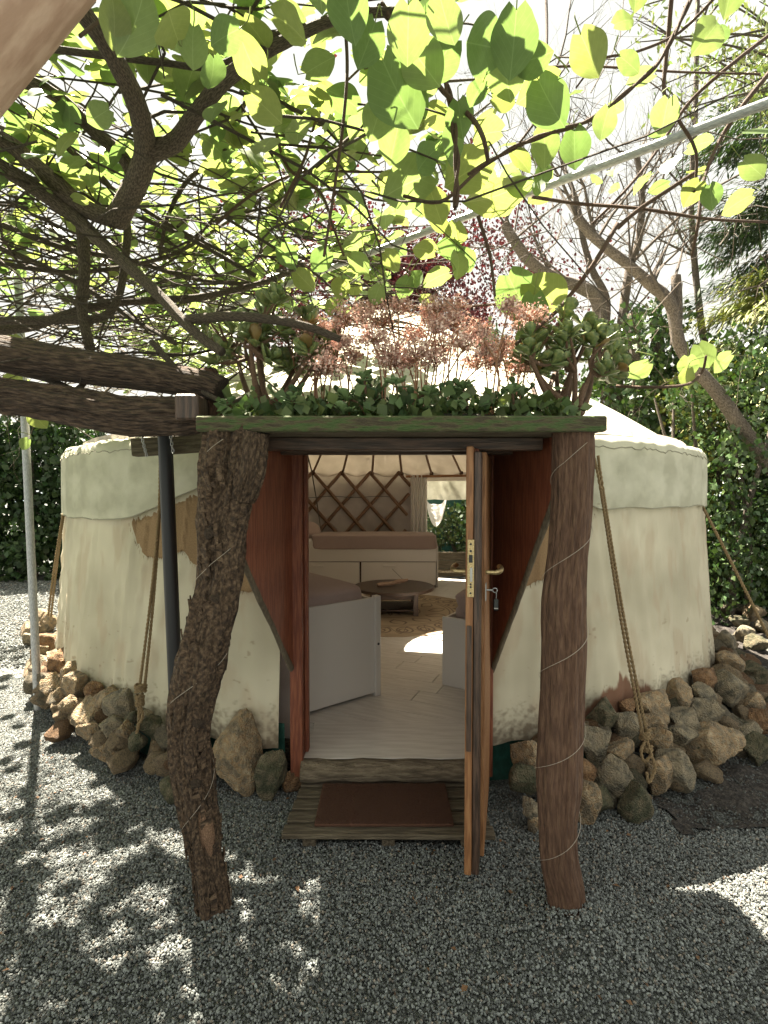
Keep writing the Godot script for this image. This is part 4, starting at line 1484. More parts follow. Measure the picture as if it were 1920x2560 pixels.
func log_beams() -> void:
	var a := surveyed([[-330, 700, 2.25], [0, 762, 2.22], [180, 792, 2.2], [330, 812, 2.17], [440, 832, 2.14], [480, 845, 2.13]])
	var t := thing("log_beam", a[0], "smooth round log, the upper of two resting on the porch corner", "log", "logs carried on the porch corner")
	part(t, "trunk", moved(of(func(mb: MB) -> void: limb(mb, a, [0.085, 0.078, 0.072, 0.066, 0.06, 0.055], 0.02, 40, 0.12, 6.0, 1.0, 0.3)), a[0]), M.bark_log)
	var b := surveyed([[-300, 815, 2.2], [0, 852, 2.17], [140, 872, 2.14], [270, 893, 2.1], [380, 895, 2.07], [440, 893, 2.06]])
	var u := thing("log_beam", b[0], "thick bark-covered log, the lower of two meeting the porch corner", "log", "logs carried on the porch corner")
	part(u, "trunk", moved(of(func(mb: MB) -> void: limb(mb, b, [0.06, 0.066, 0.068, 0.07, 0.068, 0.066], 0.012, 60, 0.4, 9.0, 1.0, 0.8)), b[0]), M.bark_log)
	var bo := part(u, "end_block", box_mesh(Vector3(0.09, 0.1, 0.12), 0.008), M.dark_wood_y)
	bo.position = D(414, 884, 2.02) - b[0]
	# stub of a trunk standing on the porch corner
	var c := surveyed([[455, 905, 2.16], [458, 850, 2.17], [450, 800, 2.18]])
	var sm := MB.new()
	limb(sm, c, [0.05, 0.046, 0.035], 0.02, 18, 0.15, 2.0)
	solo("branch_stub", sm, M.bark_smooth, c[0], "short dark trunk stub on the porch's left corner", "branch")
	# peeled pole close overhead, top left
	var p := surveyed([[-170, 280, 0.72], [18, 55, 0.7], [215, -190, 0.7]])
	var pm := MB.new()
	limb(pm, p, [0.052, 0.05, 0.05], 0.03, 30, 0.03, 7.0, 0.8, 0.5)
	solo("peeled_pole", pm, M.peeled, p[1], "peeled pinkish pole close overhead in the top left corner", "pole")

func of(f: Callable) -> MB:
	var mb := MB.new()
	f.call(mb)
	return mb

func chain(t: Node3D, a: Vector3, b: Vector3) -> void:
	var mb := MB.new()
	var n := int(a.distance_to(b) / 0.016)
	for k in n:
		var c := a.lerp(b, (k + 0.5) / n)
		var pts := []
		for j in 11:
			var g := TAU * j / 10.0
			var side := Vector3(1, 0, 0) if k % 2 == 0 else Vector3(0, 0, 1)
			pts.append(c + side * 0.006 * cos(g) + Vector3.UP * 0.0115 * sin(g) - t.position)
		tube(mb, pts, fill(11, 0.0022), 5, 0.0, 0.0, 1.0, 1.0, false)
	part(t, "chain", mb.mesh(), M.steel)

func poles() -> void:
	# grey scaffold tube standing left
	var a := surveyed([[83, 1536, 3.8], [52, 870, 3.82], [30, 420, 3.85]])
	a[0].y = -0.05
	solo("metal_pole", of(func(mb: MB) -> void: tube(mb, a, fill(3, 0.027), 20)), M.galvanised, a[0], "grey galvanised pole standing in the gravel at far left", "pole")
	# black post with cross bar
	var t := thing("black_post", D(390, 1705, 2.74) * Vector3(1, 0, 1), "black painted metal post with short cross bar and hung block", "post")
	var b := surveyed([[392, 1716, 2.74], [379, 1480, 2.72], [356, 928, 2.66]])
	b[0].y = -0.03
	part(t, "upright", moved(of(func(mb: MB) -> void: limb(mb, b, [0.036, 0.036, 0.036], 0.4, 22)), t.position), M.black_paint)
	var c := surveyed([[278, 937, 2.58], [345, 931, 2.6], [440, 925, 2.62]])
	part(t, "cross_bar", moved(of(func(mb: MB) -> void: limb(mb, c, [0.019, 0.019, 0.019], 0.1, 16)), t.position), M.black_paint)
	var cl := MB.new()
	for x in [388, 406]:
		limb(cl, [D(x, 928, 2.6), D(x + 10, 927, 2.6)], [0.028, 0.028], 0.02, 14)
	part(t, "clamp", moved(cl, t.position), M.black_paint)
	var e := part(t, "hung_block", box_mesh(Vector3(0.40, 0.095, 0.07), 0.006), M.old_wood_x)
	e.position = D(368, 962, 2.78) - t.position
	e.rotation.z = 0.07
	chain(t, D(305, 940, 2.62), D(317, 985, 2.74))
	chain(t, D(366, 925, 2.58), D(374, 978, 2.6))
	# silver tube overhead
	var p := W(1.95, 2.98, 1.38)
	var q := W(-1.72, 3.1, 4.5)
	solo("overhead_tube", of(func(mb: MB) -> void: tube(mb, [p, p.lerp(q, 0.5), q], fill(3, 0.018), 18)), M.galvanised, p, "grey metal tube running aslant overhead under the leaves", "tube")

# ---------------------------------------------------------------- ropes
func rope_tube(mb: MB, pts: Array, r: float) -> void:          # two twisted strands
	var c := curve_pts(pts, fill(pts.size(), r), 0.006)
	for s in [0.0, PI]:
		var q := []
		for k in range(0, c[0].size()):
			var t: Vector3 = (c[0][mini(k + 1, c[0].size() - 1)] - c[0][maxi(k - 1, 0)]).normalized()
			var u := t.cross(Vector3(0, 0, 1)).normalized()
			var w := t.cross(u)
			var a: float = k * 0.9 + s
			q.append(c[0][k] + (u * cos(a) + w * sin(a)) * r * 0.5)
		tube(mb, q, fill(q.size(), r * 0.62), 6)

func wraps(mb: MB, c: Vector3, rr: float, n: int, dy: float, r: float) -> void:
	var p := []
	for k in n * 12:
		var a := TAU * k / 12.0
		p.append(c + Vector3(cos(a) * rr, -dy * k / 12.0 + 0.004 * sin(a * 2.3), sin(a) * rr))
	rope_tube(mb, p, r)

func ropes() -> void:
	var f := func(x: float, y: float, d: float) -> Vector3: return D(x, y, d)
	# left of the porch: doubled guy rope with a knot
	var t := thing("guy_rope", f.call(296, 1612, 2.9), "doubled hemp rope with knot hanging left of black post", "rope", "ropes tying down the yurt")
	var mb := MB.new()
	rope_tube(mb, [f.call(346, 985, 2.98), f.call(343, 1110, 2.95), f.call(326, 1290, 2.92), f.call(302, 1480, 2.88)], 0.0085)
	rope_tube(mb, [f.call(348, 990, 2.985), f.call(344, 1120, 2.96), f.call(332, 1290, 2.93), f.call(313, 1480, 2.89)], 0.0085)
	part(t, "strands", moved(mb, t.position), M.rope)
	mb = MB.new()
	wraps(mb, f.call(304, 1478, 2.87), 0.026, 3, 0.015, 0.009)
	wraps(mb, f.call(302, 1500, 2.87), 0.018, 4, 0.016, 0.009)
	part(t, "knot", moved(mb, t.position), M.rope)
	mb = MB.new()
	rope_tube(mb, [f.call(300, 1528, 2.87), f.call(300, 1560, 2.88), f.call(294, 1590, 2.88), f.call(293, 1618, 2.88)], 0.009)
	rope_tube(mb, [f.call(303, 1525, 2.87), f.call(308, 1545, 2.86), f.call(302, 1562, 2.86)], 0.008)
	part(t, "tail", moved(mb, t.position), M.rope)
	# right of the porch
	t = thing("guy_rope", f.call(1402, 1640, 2.62), "doubled pale rope slanting over the right canvas to the stones", "rope", "ropes tying down the yurt")
	mb = MB.new()
	rope_tube(mb, [f.call(1284, 990, 2.98), f.call(1298, 1060, 2.93), f.call(1340, 1330, 2.78), f.call(1388, 1585, 2.6)], 0.0085)
	rope_tube(mb, [f.call(1292, 985, 2.99), f.call(1303, 1060, 2.94), f.call(1347, 1330, 2.79), f.call(1396, 1580, 2.61)], 0.0085)
	part(t, "strands", moved(mb, t.position), M.rope)
	mb = MB.new()
	wraps(mb, f.call(1393, 1578, 2.6), 0.02, 3, 0.016, 0.0085)
	wraps(mb, f.call(1399, 1612, 2.58), 0.018, 2, 0.016, 0.008)
	part(t, "knot", moved(mb, t.position), M.rope)
	mb = MB.new()
	rope_tube(mb, [f.call(1395, 1600, 2.58), f.call(1385, 1622, 2.55), f.call(1392, 1645, 2.54), f.call(1408, 1630, 2.54)], 0.008)
	rope_tube(mb, [f.call(1398, 1600, 2.58), f.call(1410, 1640, 2.54), f.call(1415, 1660, 2.52), f.call(1402, 1690, 2.5), f.call(1397, 1668, 2.52)], 0.008)
	part(t, "tail", moved(mb, t.position), M.rope)
	# far right and far left
	mb = MB.new()
	rope_tube(mb, [f.call(1513, 1085, 4.1), f.call(1580, 1215, 3.95), f.call(1665, 1385, 3.7)], 0.011)
	solo("guy_rope", mb, M.rope, f.call(1665, 1385, 3.7), "single rope sloping from the right eave towards the hedge", "rope", "ropes tying down the yurt")
	mb = MB.new()
	rope_tube(mb, [f.call(136, 1110, 4.15), f.call(118, 1220, 4.2), f.call(104, 1330, 4.25)], 0.009)
	rope_tube(mb, [f.call(138, 1110, 4.16), f.call(123, 1220, 4.2), f.call(110, 1332, 4.25)], 0.009)
	solo("guy_rope", mb, M.rope, f.call(104, 1330, 4.25), "short doubled rope at the yurt's far left edge", "rope", "ropes tying down the yurt")

# ---------------------------------------------------------------- furniture inside
func blanket_on(t: Node3D, called: String, c: Vector3, s: Vector3, turn: float, sd: float) -> void:
	var mb := MB.new()
	cushion(mb, Vector3.ZERO, s, Basis(), 0.16, 0.22, 0.06, sd)
	var o := part(t, called, mb.mesh(), M.blanket)
	o.position = c
	o.rotation.y = turn

func furniture() -> void:
	# bed against the back wall
	var t := thing("day_bed", W(-0.295, FLOOR, 8.18), "white drawer bed with pinkish blanket against the back lattice", "bed")
	var L := 2.21
	var z0 := 0.33
	bar(t, "front_rail", Vector3(0, 0.515, z0), Vector3(L, 0.23, 0.022), M.white_paint, 0.0, 0.003)
	for s in [-1.0, 1.0]:
		bar(t, "end_panel", Vector3(s * (L * 0.5 + 0.012), 0.315, 0.0), Vector3(0.022, 0.63, 0.68), M.white_paint, 0.0, 0.003)
	for q in [[-1.1, -0.073], [-0.06, 1.1]]:
		var w: float = q[1] - q[0]
		var d := bar(t, "drawer", Vector3((q[0] + q[1]) * 0.5, 0.215, z0 + 0.003), Vector3(w - 0.012, 0.35, 0.022), M.white_paint, 0.0, 0.003)
		bar(d, "handle", Vector3(-0.14, 0.12, 0.02), Vector3(0.2, 0.03, 0.02), M.white_paint, 0.0, 0.004)
	bar(t, "base", Vector3(0, 0.30, -0.05), Vector3(L - 0.02, 0.5, 0.6), M.dark_wood_x)
	var mt := MB.new()
	cushion(mt, Vector3(0, 0.66, 0.0), Vector3(L - 0.03, 0.16, 0.66), Basis(), 0.15, 0.25, 0.01, 3.0)
	part(t, "mattress", mt.mesh(), M.linen)
	blanket_on(t, "blanket", Vector3(0.13, 0.70, 0.005), Vector3(L - 0.27, 0.24, 0.72), 0.0, 1.0)
	var p := thing("pillow", W(-1.22, FLOOR + 0.86, 8.2), "pink pillow at the left end of the back bed", "pillow")
	var pm := MB.new()
	cushion(pm, Vector3.ZERO, Vector3(0.42, 0.2, 0.42), Basis.from_euler(Vector3(0.5, 0.2, -0.35)), 0.5, 0.75, 0.05, 4.0)
	part(p, "cover", pm.mesh(), M.blanket)
	# bed left of the door, its end board towards us
	var a := W(-0.07, 0, 3.6)
	var b := W(-0.70, 0, 3.10)
	var al := (b - a).normalized()
	var back := Vector3(-al.z, 0, al.x)
	if back.z > 0:
		back = -back
	var w := a.distance_to(b)
	t = thing("day_bed", Vector3(a.x, FLOOR, a.z), "white bed just inside the door on the left, end board towards us", "bed")
	t.basis = Basis(al, Vector3.UP, -back)
	bar(t, "end_board", Vector3(w * 0.5, 0.36, 0.0), Vector3(w, 0.68, 0.02), M.white_paint, 0.0, 0.003)
	bar(t, "corner_post", Vector3(-0.016, 0.355, 0.004), Vector3(0.048, 0.71, 0.05), M.white_paint, 0.0, 0.004)
	bar(t, "side_rail", Vector3(0.0, 0.36, -0.95), Vector3(0.02, 0.66, 1.86), M.white_paint, 0.0, 0.003)
	bar(t, "far_board", Vector3(w * 0.5, 0.36, -1.92), Vector3(w, 0.68, 0.02), M.white_paint, 0.0, 0.003)
	var dm := CylinderMesh.new()
	dm.top_radius = 0.009; dm.bottom_radius = 0.009; dm.height = 0.003; dm.radial_segments = 12
	var dot := part(t, "bolt_hole", dm, M.plastic_black)
	dot.position = Vector3(-0.016, 0.37, 0.0305)
	dot.rotation.x = PI / 2
	blanket_on(t, "blanket", Vector3(w * 0.5, 0.62, -0.95), Vector3(w - 0.05, 0.36, 1.86), 0.0, 2.0)
	# bed right of the door
	a = W(0.44, 0, 3.8)
	b = W(1.06, 0, 3.42)
	al = (b - a).normalized()
	back = Vector3(al.z, 0, -al.x)
	if back.z > 0:
		back = -back
	w = a.distance_to(b)
	t = thing("day_bed", Vector3(a.x, FLOOR, a.z), "white bed behind the open door with brown bolster", "bed")
	t.basis = Basis(al, Vector3.UP, -back)
	bar(t, "end_board", Vector3(w * 0.5, 0.258, 0.0), Vector3(w, 0.516, 0.02), M.white_paint, 0.0, 0.003)
	bar(t, "side_rail", Vector3(0.0, 0.25, -0.95), Vector3(0.02, 0.5, 1.86), M.white_paint, 0.0, 0.003)
	bar(t, "far_board", Vector3(w * 0.5, 0.25, -1.92), Vector3(w, 0.5, 0.02), M.white_paint, 0.0, 0.003)
	blanket_on(t, "blanket", Vector3(w * 0.5 + 0.01, 0.46, -0.95), Vector3(w - 0.05, 0.28, 1.84), 0.0, 5.0)
	var bo := MB.new()
	cushion(bo, Vector3(w * 0.5 + 0.1, 0.63, -0.12), Vector3(w + 0.02, 0.24, 0.24), Basis(), 0.3, 0.7, 0.08, 6.0)
	part(t, "bolster", bo.mesh(), M.blanket)
	# rug
	rug()
	# low round table
	t = thing("coffee_table", W(0.12, FLOOR + 0.008, 6.2), "low round dark wooden table standing on the round rug", "table")
	var tb := MB.new()
	for k in 2:
		var c0 := tb.vert(Vector3(0, 0.31 if k == 0 else 0.275, 0))
		for j in 49:
			var g := TAU * j / 48.0
			tb.vert(Vector3(cos(g) * 0.485, 0.31 if k == 0 else 0.275, sin(g) * 0.485))
		for j in 48:
			if k == 0:
				tb.tri(c0, c0 + 1 + j, c0 + 2 + j)
			else:
				tb.tri(c0, c0 + 2 + j, c0 + 1 + j)
	for j in 49:
		var g := TAU * j / 48.0
		tb.vert(Vector3(cos(g) * 0.485, 0.31, sin(g) * 0.485))
		tb.vert(Vector3(cos(g) * 0.49, 0.292, sin(g) * 0.49))
		tb.vert(Vector3(cos(g) * 0.485, 0.275, sin(g) * 0.485))
	var s0 := 100
	for j in 48:
		var q := s0 + j * 3
		tb.quad(q, q + 1, q + 4, q + 3)
		tb.quad(q + 1, q + 2, q + 5, q + 4)
	part(t, "table_top", tb.mesh(), M.dark_wood_x)
	for x in [-0.25, 0.25]:
		for z in [-0.25, 0.25]:
			bar(t, "leg", Vector3(x, 0.137, z), Vector3(0.06, 0.275, 0.06), M.dark_wood_y)
	for z in [-0.255, 0.255]:
		bar(t, "apron", Vector3(0, 0.232, z), Vector3(0.44, 0.085, 0.025), M.dark_wood_x)
	for x in [-0.255, 0.255]:
		bar(t, "apron", Vector3(x, 0.232, 0), Vector3(0.025, 0.085, 0.44), M.dark_wood_z)
	bar(t, "shelf", Vector3(0, 0.06, 0), Vector3(0.5, 0.02, 0.5), M.dark_wood_x)
	# driftwood incense holder
	t = thing("driftwood_holder", W(0.12, FLOOR + 0.32, 6.15), "piece of pale driftwood holding an incense stick on the table", "ornament")
	part(t, "driftwood", limb_mesh([Vector3(-0.2, 0.018, 0.02), Vector3(-0.12, 0.03, 0.0), Vector3(-0.02, 0.035, -0.02), Vector3(0.06, 0.06, -0.01), Vector3(0.12, 0.07, 0.0), Vector3(0.17, 0.085, 0.01)], [0.022, 0.024, 0.026, 0.028, 0.022, 0.012], 0.015, 12, 0.25, 4.0), M.peeled)
	part(t, "incense_stick", limb_mesh([Vector3(0.11, 0.08, 0), Vector3(-0.02, 0.21, 0)], [0.0025, 0.0025], 0.1, 5), M.dark_wood_y)
	# curtain
	var cb := MB.new()
	sheet(cb, 70, 12, func(u: float, v: float) -> Vector3:
		var x := lerpf(0.455, 0.735, u)
		var h := lerpf(EAVE + 0.04, FLOOR + 0.04, v)
		return W(x + 0.02 * v * (u - 0.5), h, 8.72 + 0.035 * sin(u * TAU * 4.2) * (0.75 + 0.25 * v) + 0.01 * noise.get_noise_2d(u * 200.0, v * 40.0)))
	var cu := thing("curtain", W(0.59, EAVE - 0.04, 8.72), "white pleated curtain drawn aside at the back opening", "curtain")
	var li: StandardMaterial3D = M.linen.duplicate()
	li.backlight_enabled = true
	li.backlight = Color(0.5, 0.5, 0.48)
	part(cu, "cloth", moved(cb, cu.position), li)
	# hammock outside the opening
	var hb := MB.new()
	var pa := W(0.72, 2.0, 9.7)
	var pb := W(1.25, 1.98, 9.8)
	sheet(hb, 40, 16, func(u: float, v: float) -> Vector3:
		var m := sin(u * PI)
		var c := pa.lerp(pb, u) + Vector3.DOWN * 0.98 * pow(m, 0.75)
		return c + Vector3(0.02 * m * sin(v * 30.0), (0.42 * m * m) * (1.0 - v) + 0.012 * m * sin(v * 38.0), (v - 0.5) * 0.35 * m + 0.02 * (v - 0.5)))
	for e in [pa, pb]:
		limb(hb, [e, e + Vector3(0.0, 0.06, 0.45)], [0.01, 0.008], 0.1, 6)
	var hk := thing("hammock", pa, "pale cloth hammock hanging outside the back opening", "hammock")
	part(hk, "sling", moved(hb, pa), li)

func rug() -> void:
	var s := 768
	var im := Image.create(s, s, false, Image.FORMAT_RGB8)
	var n := FastNoiseLite.new()
	n.seed = 8
	n.frequency = 0.3
	for x in s:
		for y in s:
			var p := Vector2(x + 0.5, y + 0.5) / s * 2.0 - Vector2.ONE
			var r := p.length()
			var a := p.angle()
			var dark := 0.0
			for q in [0.97, 0.93, 0.66, 0.62, 0.3]:
				dark = maxf(dark, clampf(1.0 - absf(r - q) * 90.0, 0.0, 1.0))
			if r > 0.66 and r < 0.93:                               # scroll border
				var k := fposmod(a / TAU * 24.0, 1.0) - 0.5
				var t := (r - 0.795) / 0.135
				var e := Vector2(k * 2.0, t)
				var d := absf(e.length() - 0.72)
				var d2 := absf((e - Vector2(0.15, 0.1)).length() - 0.38)
				var d3 := absf(e.y - 0.8 * sin(e.x * 3.2))
				dark = maxf(dark, clampf(1.0 - minf(minf(d, d2), d3) * 7.0, 0.0, 1.0))
			elif r < 0.62:
				var k := fposmod(a / TAU * 12.0 + 1.4 * r, 1.0) - 0.5
				var d := absf(absf(k) - 0.28 * sin(r * 16.0)) * r * 4.0
				dark = maxf(dark, clampf(1.0 - d * 7.0, 0.0, 1.0))
			var c := Color(0.42, 0.33, 0.22).lerp(Color(0.12, 0.08, 0.06), dark)
			c = c * (0.9 + 0.2 * n.get_noise_2d(x, y))
			im.set_pixel(x, y, c.linear_to_srgb())
	var m := StandardMaterial3D.new()
	m.resource_name = "rug"
	m.albedo_texture = ImageTexture.create_from_image(im)
	m.roughness = 1.0
	M["rug"] = m
	var mb := MB.new()
	var c0 := mb.vert(Vector3(0, 0.008, 0), Vector2(0.5, 0.5))
	for j in 65:
		var g := TAU * j / 64.0
		mb.vert(Vector3(cos(g) * 1.12, 0.008, sin(g) * 1.12), Vector2(0.5 + 0.499 * cos(g), 0.5 + 0.499 * sin(g)))
	for j in 64:
		mb.tri(c0, c0 + 1 + j, c0 + 2 + j)
	var f := mb.v.size()
	for j in 65:
		var g := TAU * j / 64.0
		mb.vert(Vector3(cos(g) * 1.12, 0.008, sin(g) * 1.12), Vector2(0.5 + 0.49 * cos(g), 0.5 + 0.49 * sin(g)))
		mb.vert(Vector3(cos(g) * 1.124, 0.0008, sin(g) * 1.124), Vector2(0.5 + 0.49 * cos(g), 0.5 + 0.49 * sin(g)))
	for j in 64:
		mb.quad(f + j * 2, f + j * 2 + 1, f + j * 2 + 3, f + j * 2 + 2)
	tag(part(self, "round_rug", mb.mesh(), m, W(0.1, FLOOR + 0.002, 6.2)), "round tan jute rug with dark scroll border", "rug")

# ---------------------------------------------------------------- plants on the porch roof
func fleshy_leaf(w: float, l: float, thick: float) -> ArrayMesh:    # thick paddle leaf along +z
	var mb := MB.new()
	var top := []
	var low := []
	var st := [0.0, 0.3, 0.55, 0.78, 0.94, 1.0]
	var wd := [0.12, 0.5, 0.88, 1.0, 0.6, 0.05]
	for k in 6:
		var z: float = st[k] * l
		var hw: float = wd[k] * w * 0.5
		var y: float = 0.14 * l * st[k] * st[k]
		var row := [mb.vert(Vector3(-hw, y, z)), mb.vert(Vector3(0, y + thick * (0.5 if k < 5 else 0.1), z)), mb.vert(Vector3(hw, y, z))]
		top.append(row)
		low.append(mb.vert(Vector3(0, y - thick * (0.5 if k < 5 else 0.1), z)))
	for k in 5:
		for j in 2:
			mb.quad(top[k][j], top[k + 1][j], top[k + 1][j + 1], top[k][j + 1])
		mb.quad(top[k][2], top[k + 1][2], low[k + 1], low[k])
		mb.quad(low[k], low[k + 1], top[k + 1][0], top[k][0])
	return mb.mesh()

func aim(z: Vector3, up: Vector3) -> Basis:                        # basis whose z points along z, y near up
	z = z.normalized()
	var x := up.cross(z)
	if x.length() < 0.01:
		x = Vector3.RIGHT.cross(z)
	x = x.normalized()
	return Basis(x, z.cross(x), z)

func jade_plant(label: String, bases: Array, box0: Vector2, box1: Vector2, d0: float, d1: float, tips: int, sd: int) -> void:
	var r := RandomNumberGenerator.new()
	r.seed = sd
	var root: Vector3 = bases[0]
	var t := thing("jade_plant", root, label, "plant", "shrubby succulents on the porch roof")
	var leaf := fleshy_leaf(0.05, 0.066, 0.007)
	var sb := MB.new()
	var nodes := []
	for b in bases:
		for k in 3:
			var c := D(r.randf_range(box0.x + 20, box1.x - 20), lerpf(box1.y, box0.y, r.randf_range(-0.1, 0.35)), r.randf_range(d0, d1))
			var m: Vector3 = b.lerp(c, 0.45) + Vector3(r.randfn() * 0.012, -0.01, r.randfn() * 0.012)
			limb(sb, [b, m, c], [0.017, 0.012, 0.008], 0.02, 9, 0.12, k + sd)
			nodes.append(c)
	for k in tips:
		var u := r.randf()
		var v := r.randf()
		var p := D(lerpf(box0.x, box1.x, u), lerpf(box0.y, box1.y, v + 0.35 * (absf(u - 0.5) * 2.0) * (1.0 - v)), r.randf_range(d0 - 0.03, d1 + 0.08))
		var near: Vector3 = nodes[0]
		for q in nodes:
			if q.distance_to(p) < near.distance_to(p):
				near = q
		limb(sb, [near, near.lerp(p, 0.5) + Vector3(r.randfn() * 0.01, -0.01, r.randfn() * 0.01), p], [0.009, 0.007, 0.0045], 0.02, 6)
		var up := (p - near + Vector3(0, 0.12, 0)).normalized()
		var side := up.cross(Vector3(r.randfn(), r.randfn(), r.randfn())).normalized()
		for j in 6:
			var ang := j * PI / 2.0 + (PI / 4.0 if j >= 4 else 0.0)
			var dir := side.rotated(up, ang)
			var lift := 0.35 if j < 4 else 1.15
			var z := (dir + up * lift + Vector3(r.randfn(), r.randfn(), r.randfn()) * 0.2).normalized()
			var o := part(t, "leaf", leaf, M.jade_red if r.randf() < 0.025 else M.jade)
			o.transform = Transform3D(aim(z, up).scaled(Vector3.ONE * r.randf_range(0.75, 1.2)), p - root + up * (0.012 if j >= 4 else 0.0))
	part(t, "stem", moved(sb, root), M.jade_stem)

func sedum(label: String, base: Vector3, heads: Array, sd: int, size: float) -> void:
	var r := RandomNumberGenerator.new()
	r.seed = sd
	var t := thing("sedum_plant", base, label, "plant", "faded flower panicles on the porch roof")
	var star := MB.new()
	for k in 3:
		var a := TAU * k / 3.0
		var q := Vector3(cos(a), 0.4, sin(a)) * 0.0055
		var w := Vector3(-sin(a), 0, cos(a)) * 0.003
		var i0 := star.vert(Vector3.ZERO - w)
		star.vert(Vector3.ZERO + w)
		star.vert(q)
		star.tri(i0, i0 + 1, i0 + 2)
	var sm := star.mesh()
	for h in heads:
		var mb := MB.new()
		var hp: Vector3 = h
		limb(mb, [base, base.lerp(hp, 0.5) + Vector3(r.randfn() * 0.02, 0.02, 0), hp + Vector3(0, -size * 0.5, 0)], [0.004, 0.0035, 0.003], 0.04, 5)
		var xs := []
		var cols := PackedColorArray()
		for k in 34:
			var dir := Vector3(r.randfn(), r.randf_range(0.0, 1.2), r.randfn()).normalized()
			var e := hp + Vector3(dir.x, dir.y - 0.5, dir.z) * size * r.randf_range(0.4, 1.25)
			var s := hp + Vector3(0, -size * r.randf_range(0.2, 0.6), 0)
			tube(mb, [s, s.lerp(e, 0.5) + Vector3(0, 0.01, 0), e], [0.0018, 0.0013, 0.0008], 3, 0, 0, 1, 1, false)
			for j in 12:
				var p := s.lerp(e, r.randf_range(0.5, 1.0)) + Vector3(r.randfn(), r.randfn(), r.randfn()) * 0.015
				xs.append(Transform3D(rbasis(r, r.randf_range(0.8, 1.7)), p - base))
				var c := r.randf()
				cols.append(Color(1.0, 0.8, 0.75) * (0.7 + c) if c < 0.6 else Color(1.7, 1.75, 1.7))
		var st := part(t, "stalk", moved(mb, base), M.seed_stalk)
		many(t, "flower_head", sm, M.seed_head, xs, cols)

func rosette(label: String, base: Vector3, tip: Vector3, n: int, sd: int, size: float, mat: Material) -> void:
	var r := RandomNumberGenerator.new()
	r.seed = sd
	var t := thing("rosette_succulent", base, label, "plant", "round-leaved succulents at the porch roof edge")
	part(t, "stem", moved(of(func(mb: MB) -> void: limb(mb, [base, base.lerp(tip, 0.5) + Vector3(0, 0.02, 0.0), tip], [0.006, 0.005, 0.004], 0.02, 6)), base), M.jade_stem)
	var leaf := fleshy_leaf(size * 0.85, size, size * 0.1)
	for k in n:
		var a := k * 2.4
		var lift := lerpf(-0.15, 1.0, float(k) / n)
		var z := Vector3(cos(a), lift, sin(a)).normalized()
		var o := part(t, "leaf", leaf, mat)
		o.transform = Transform3D(aim(z, Vector3.UP).scaled(Vector3.ONE * r.randf_range(0.8, 1.15)), tip - base + Vector3(r.randfn(), r.randfn(), r.randfn()) * 0.006)

func leafy(label: String, base: Vector3, sd: int) -> void:
	var r := RandomNumberGenerator.new()
	r.seed = sd
	var t := thing("bushy_succulent", base, label, "plant", "bushy succulents on the porch roof")
	var leaf := fleshy_leaf(0.036, 0.05, 0.004)
	var sb := MB.new()
	for s in 6:
		var tip := Vector3(r.randfn() * 0.05, r.randf_range(0.06, 0.19), r.randfn() * 0.05)
		var mid := tip * 0.5 + Vector3(r.randfn(), 0.4, r.randfn()) * 0.015
		limb(sb, [Vector3.ZERO, mid, tip], [0.004, 0.003, 0.002], 0.02, 5)
		for k in 9:
			var u := 0.35 + 0.65 * k / 8.0
			var p := mid.lerp(tip, (u - 0.5) * 2.0) if u > 0.5 else mid * (u * 2.0)
			var z := Vector3(cos(k * 2.4 + s), 0.25 + 0.7 * u * u, sin(k * 2.4 + s)).normalized()
			var o := part(t, "leaf", leaf, M.succulent if (s + k) % 3 else M.fern_leaf)
			o.transform = Transform3D(aim(z, Vector3.UP).scaled(Vector3.ONE * r.randf_range(0.7, 1.15)), p)
	part(t, "stems", sb.mesh(), M.jade_stem)

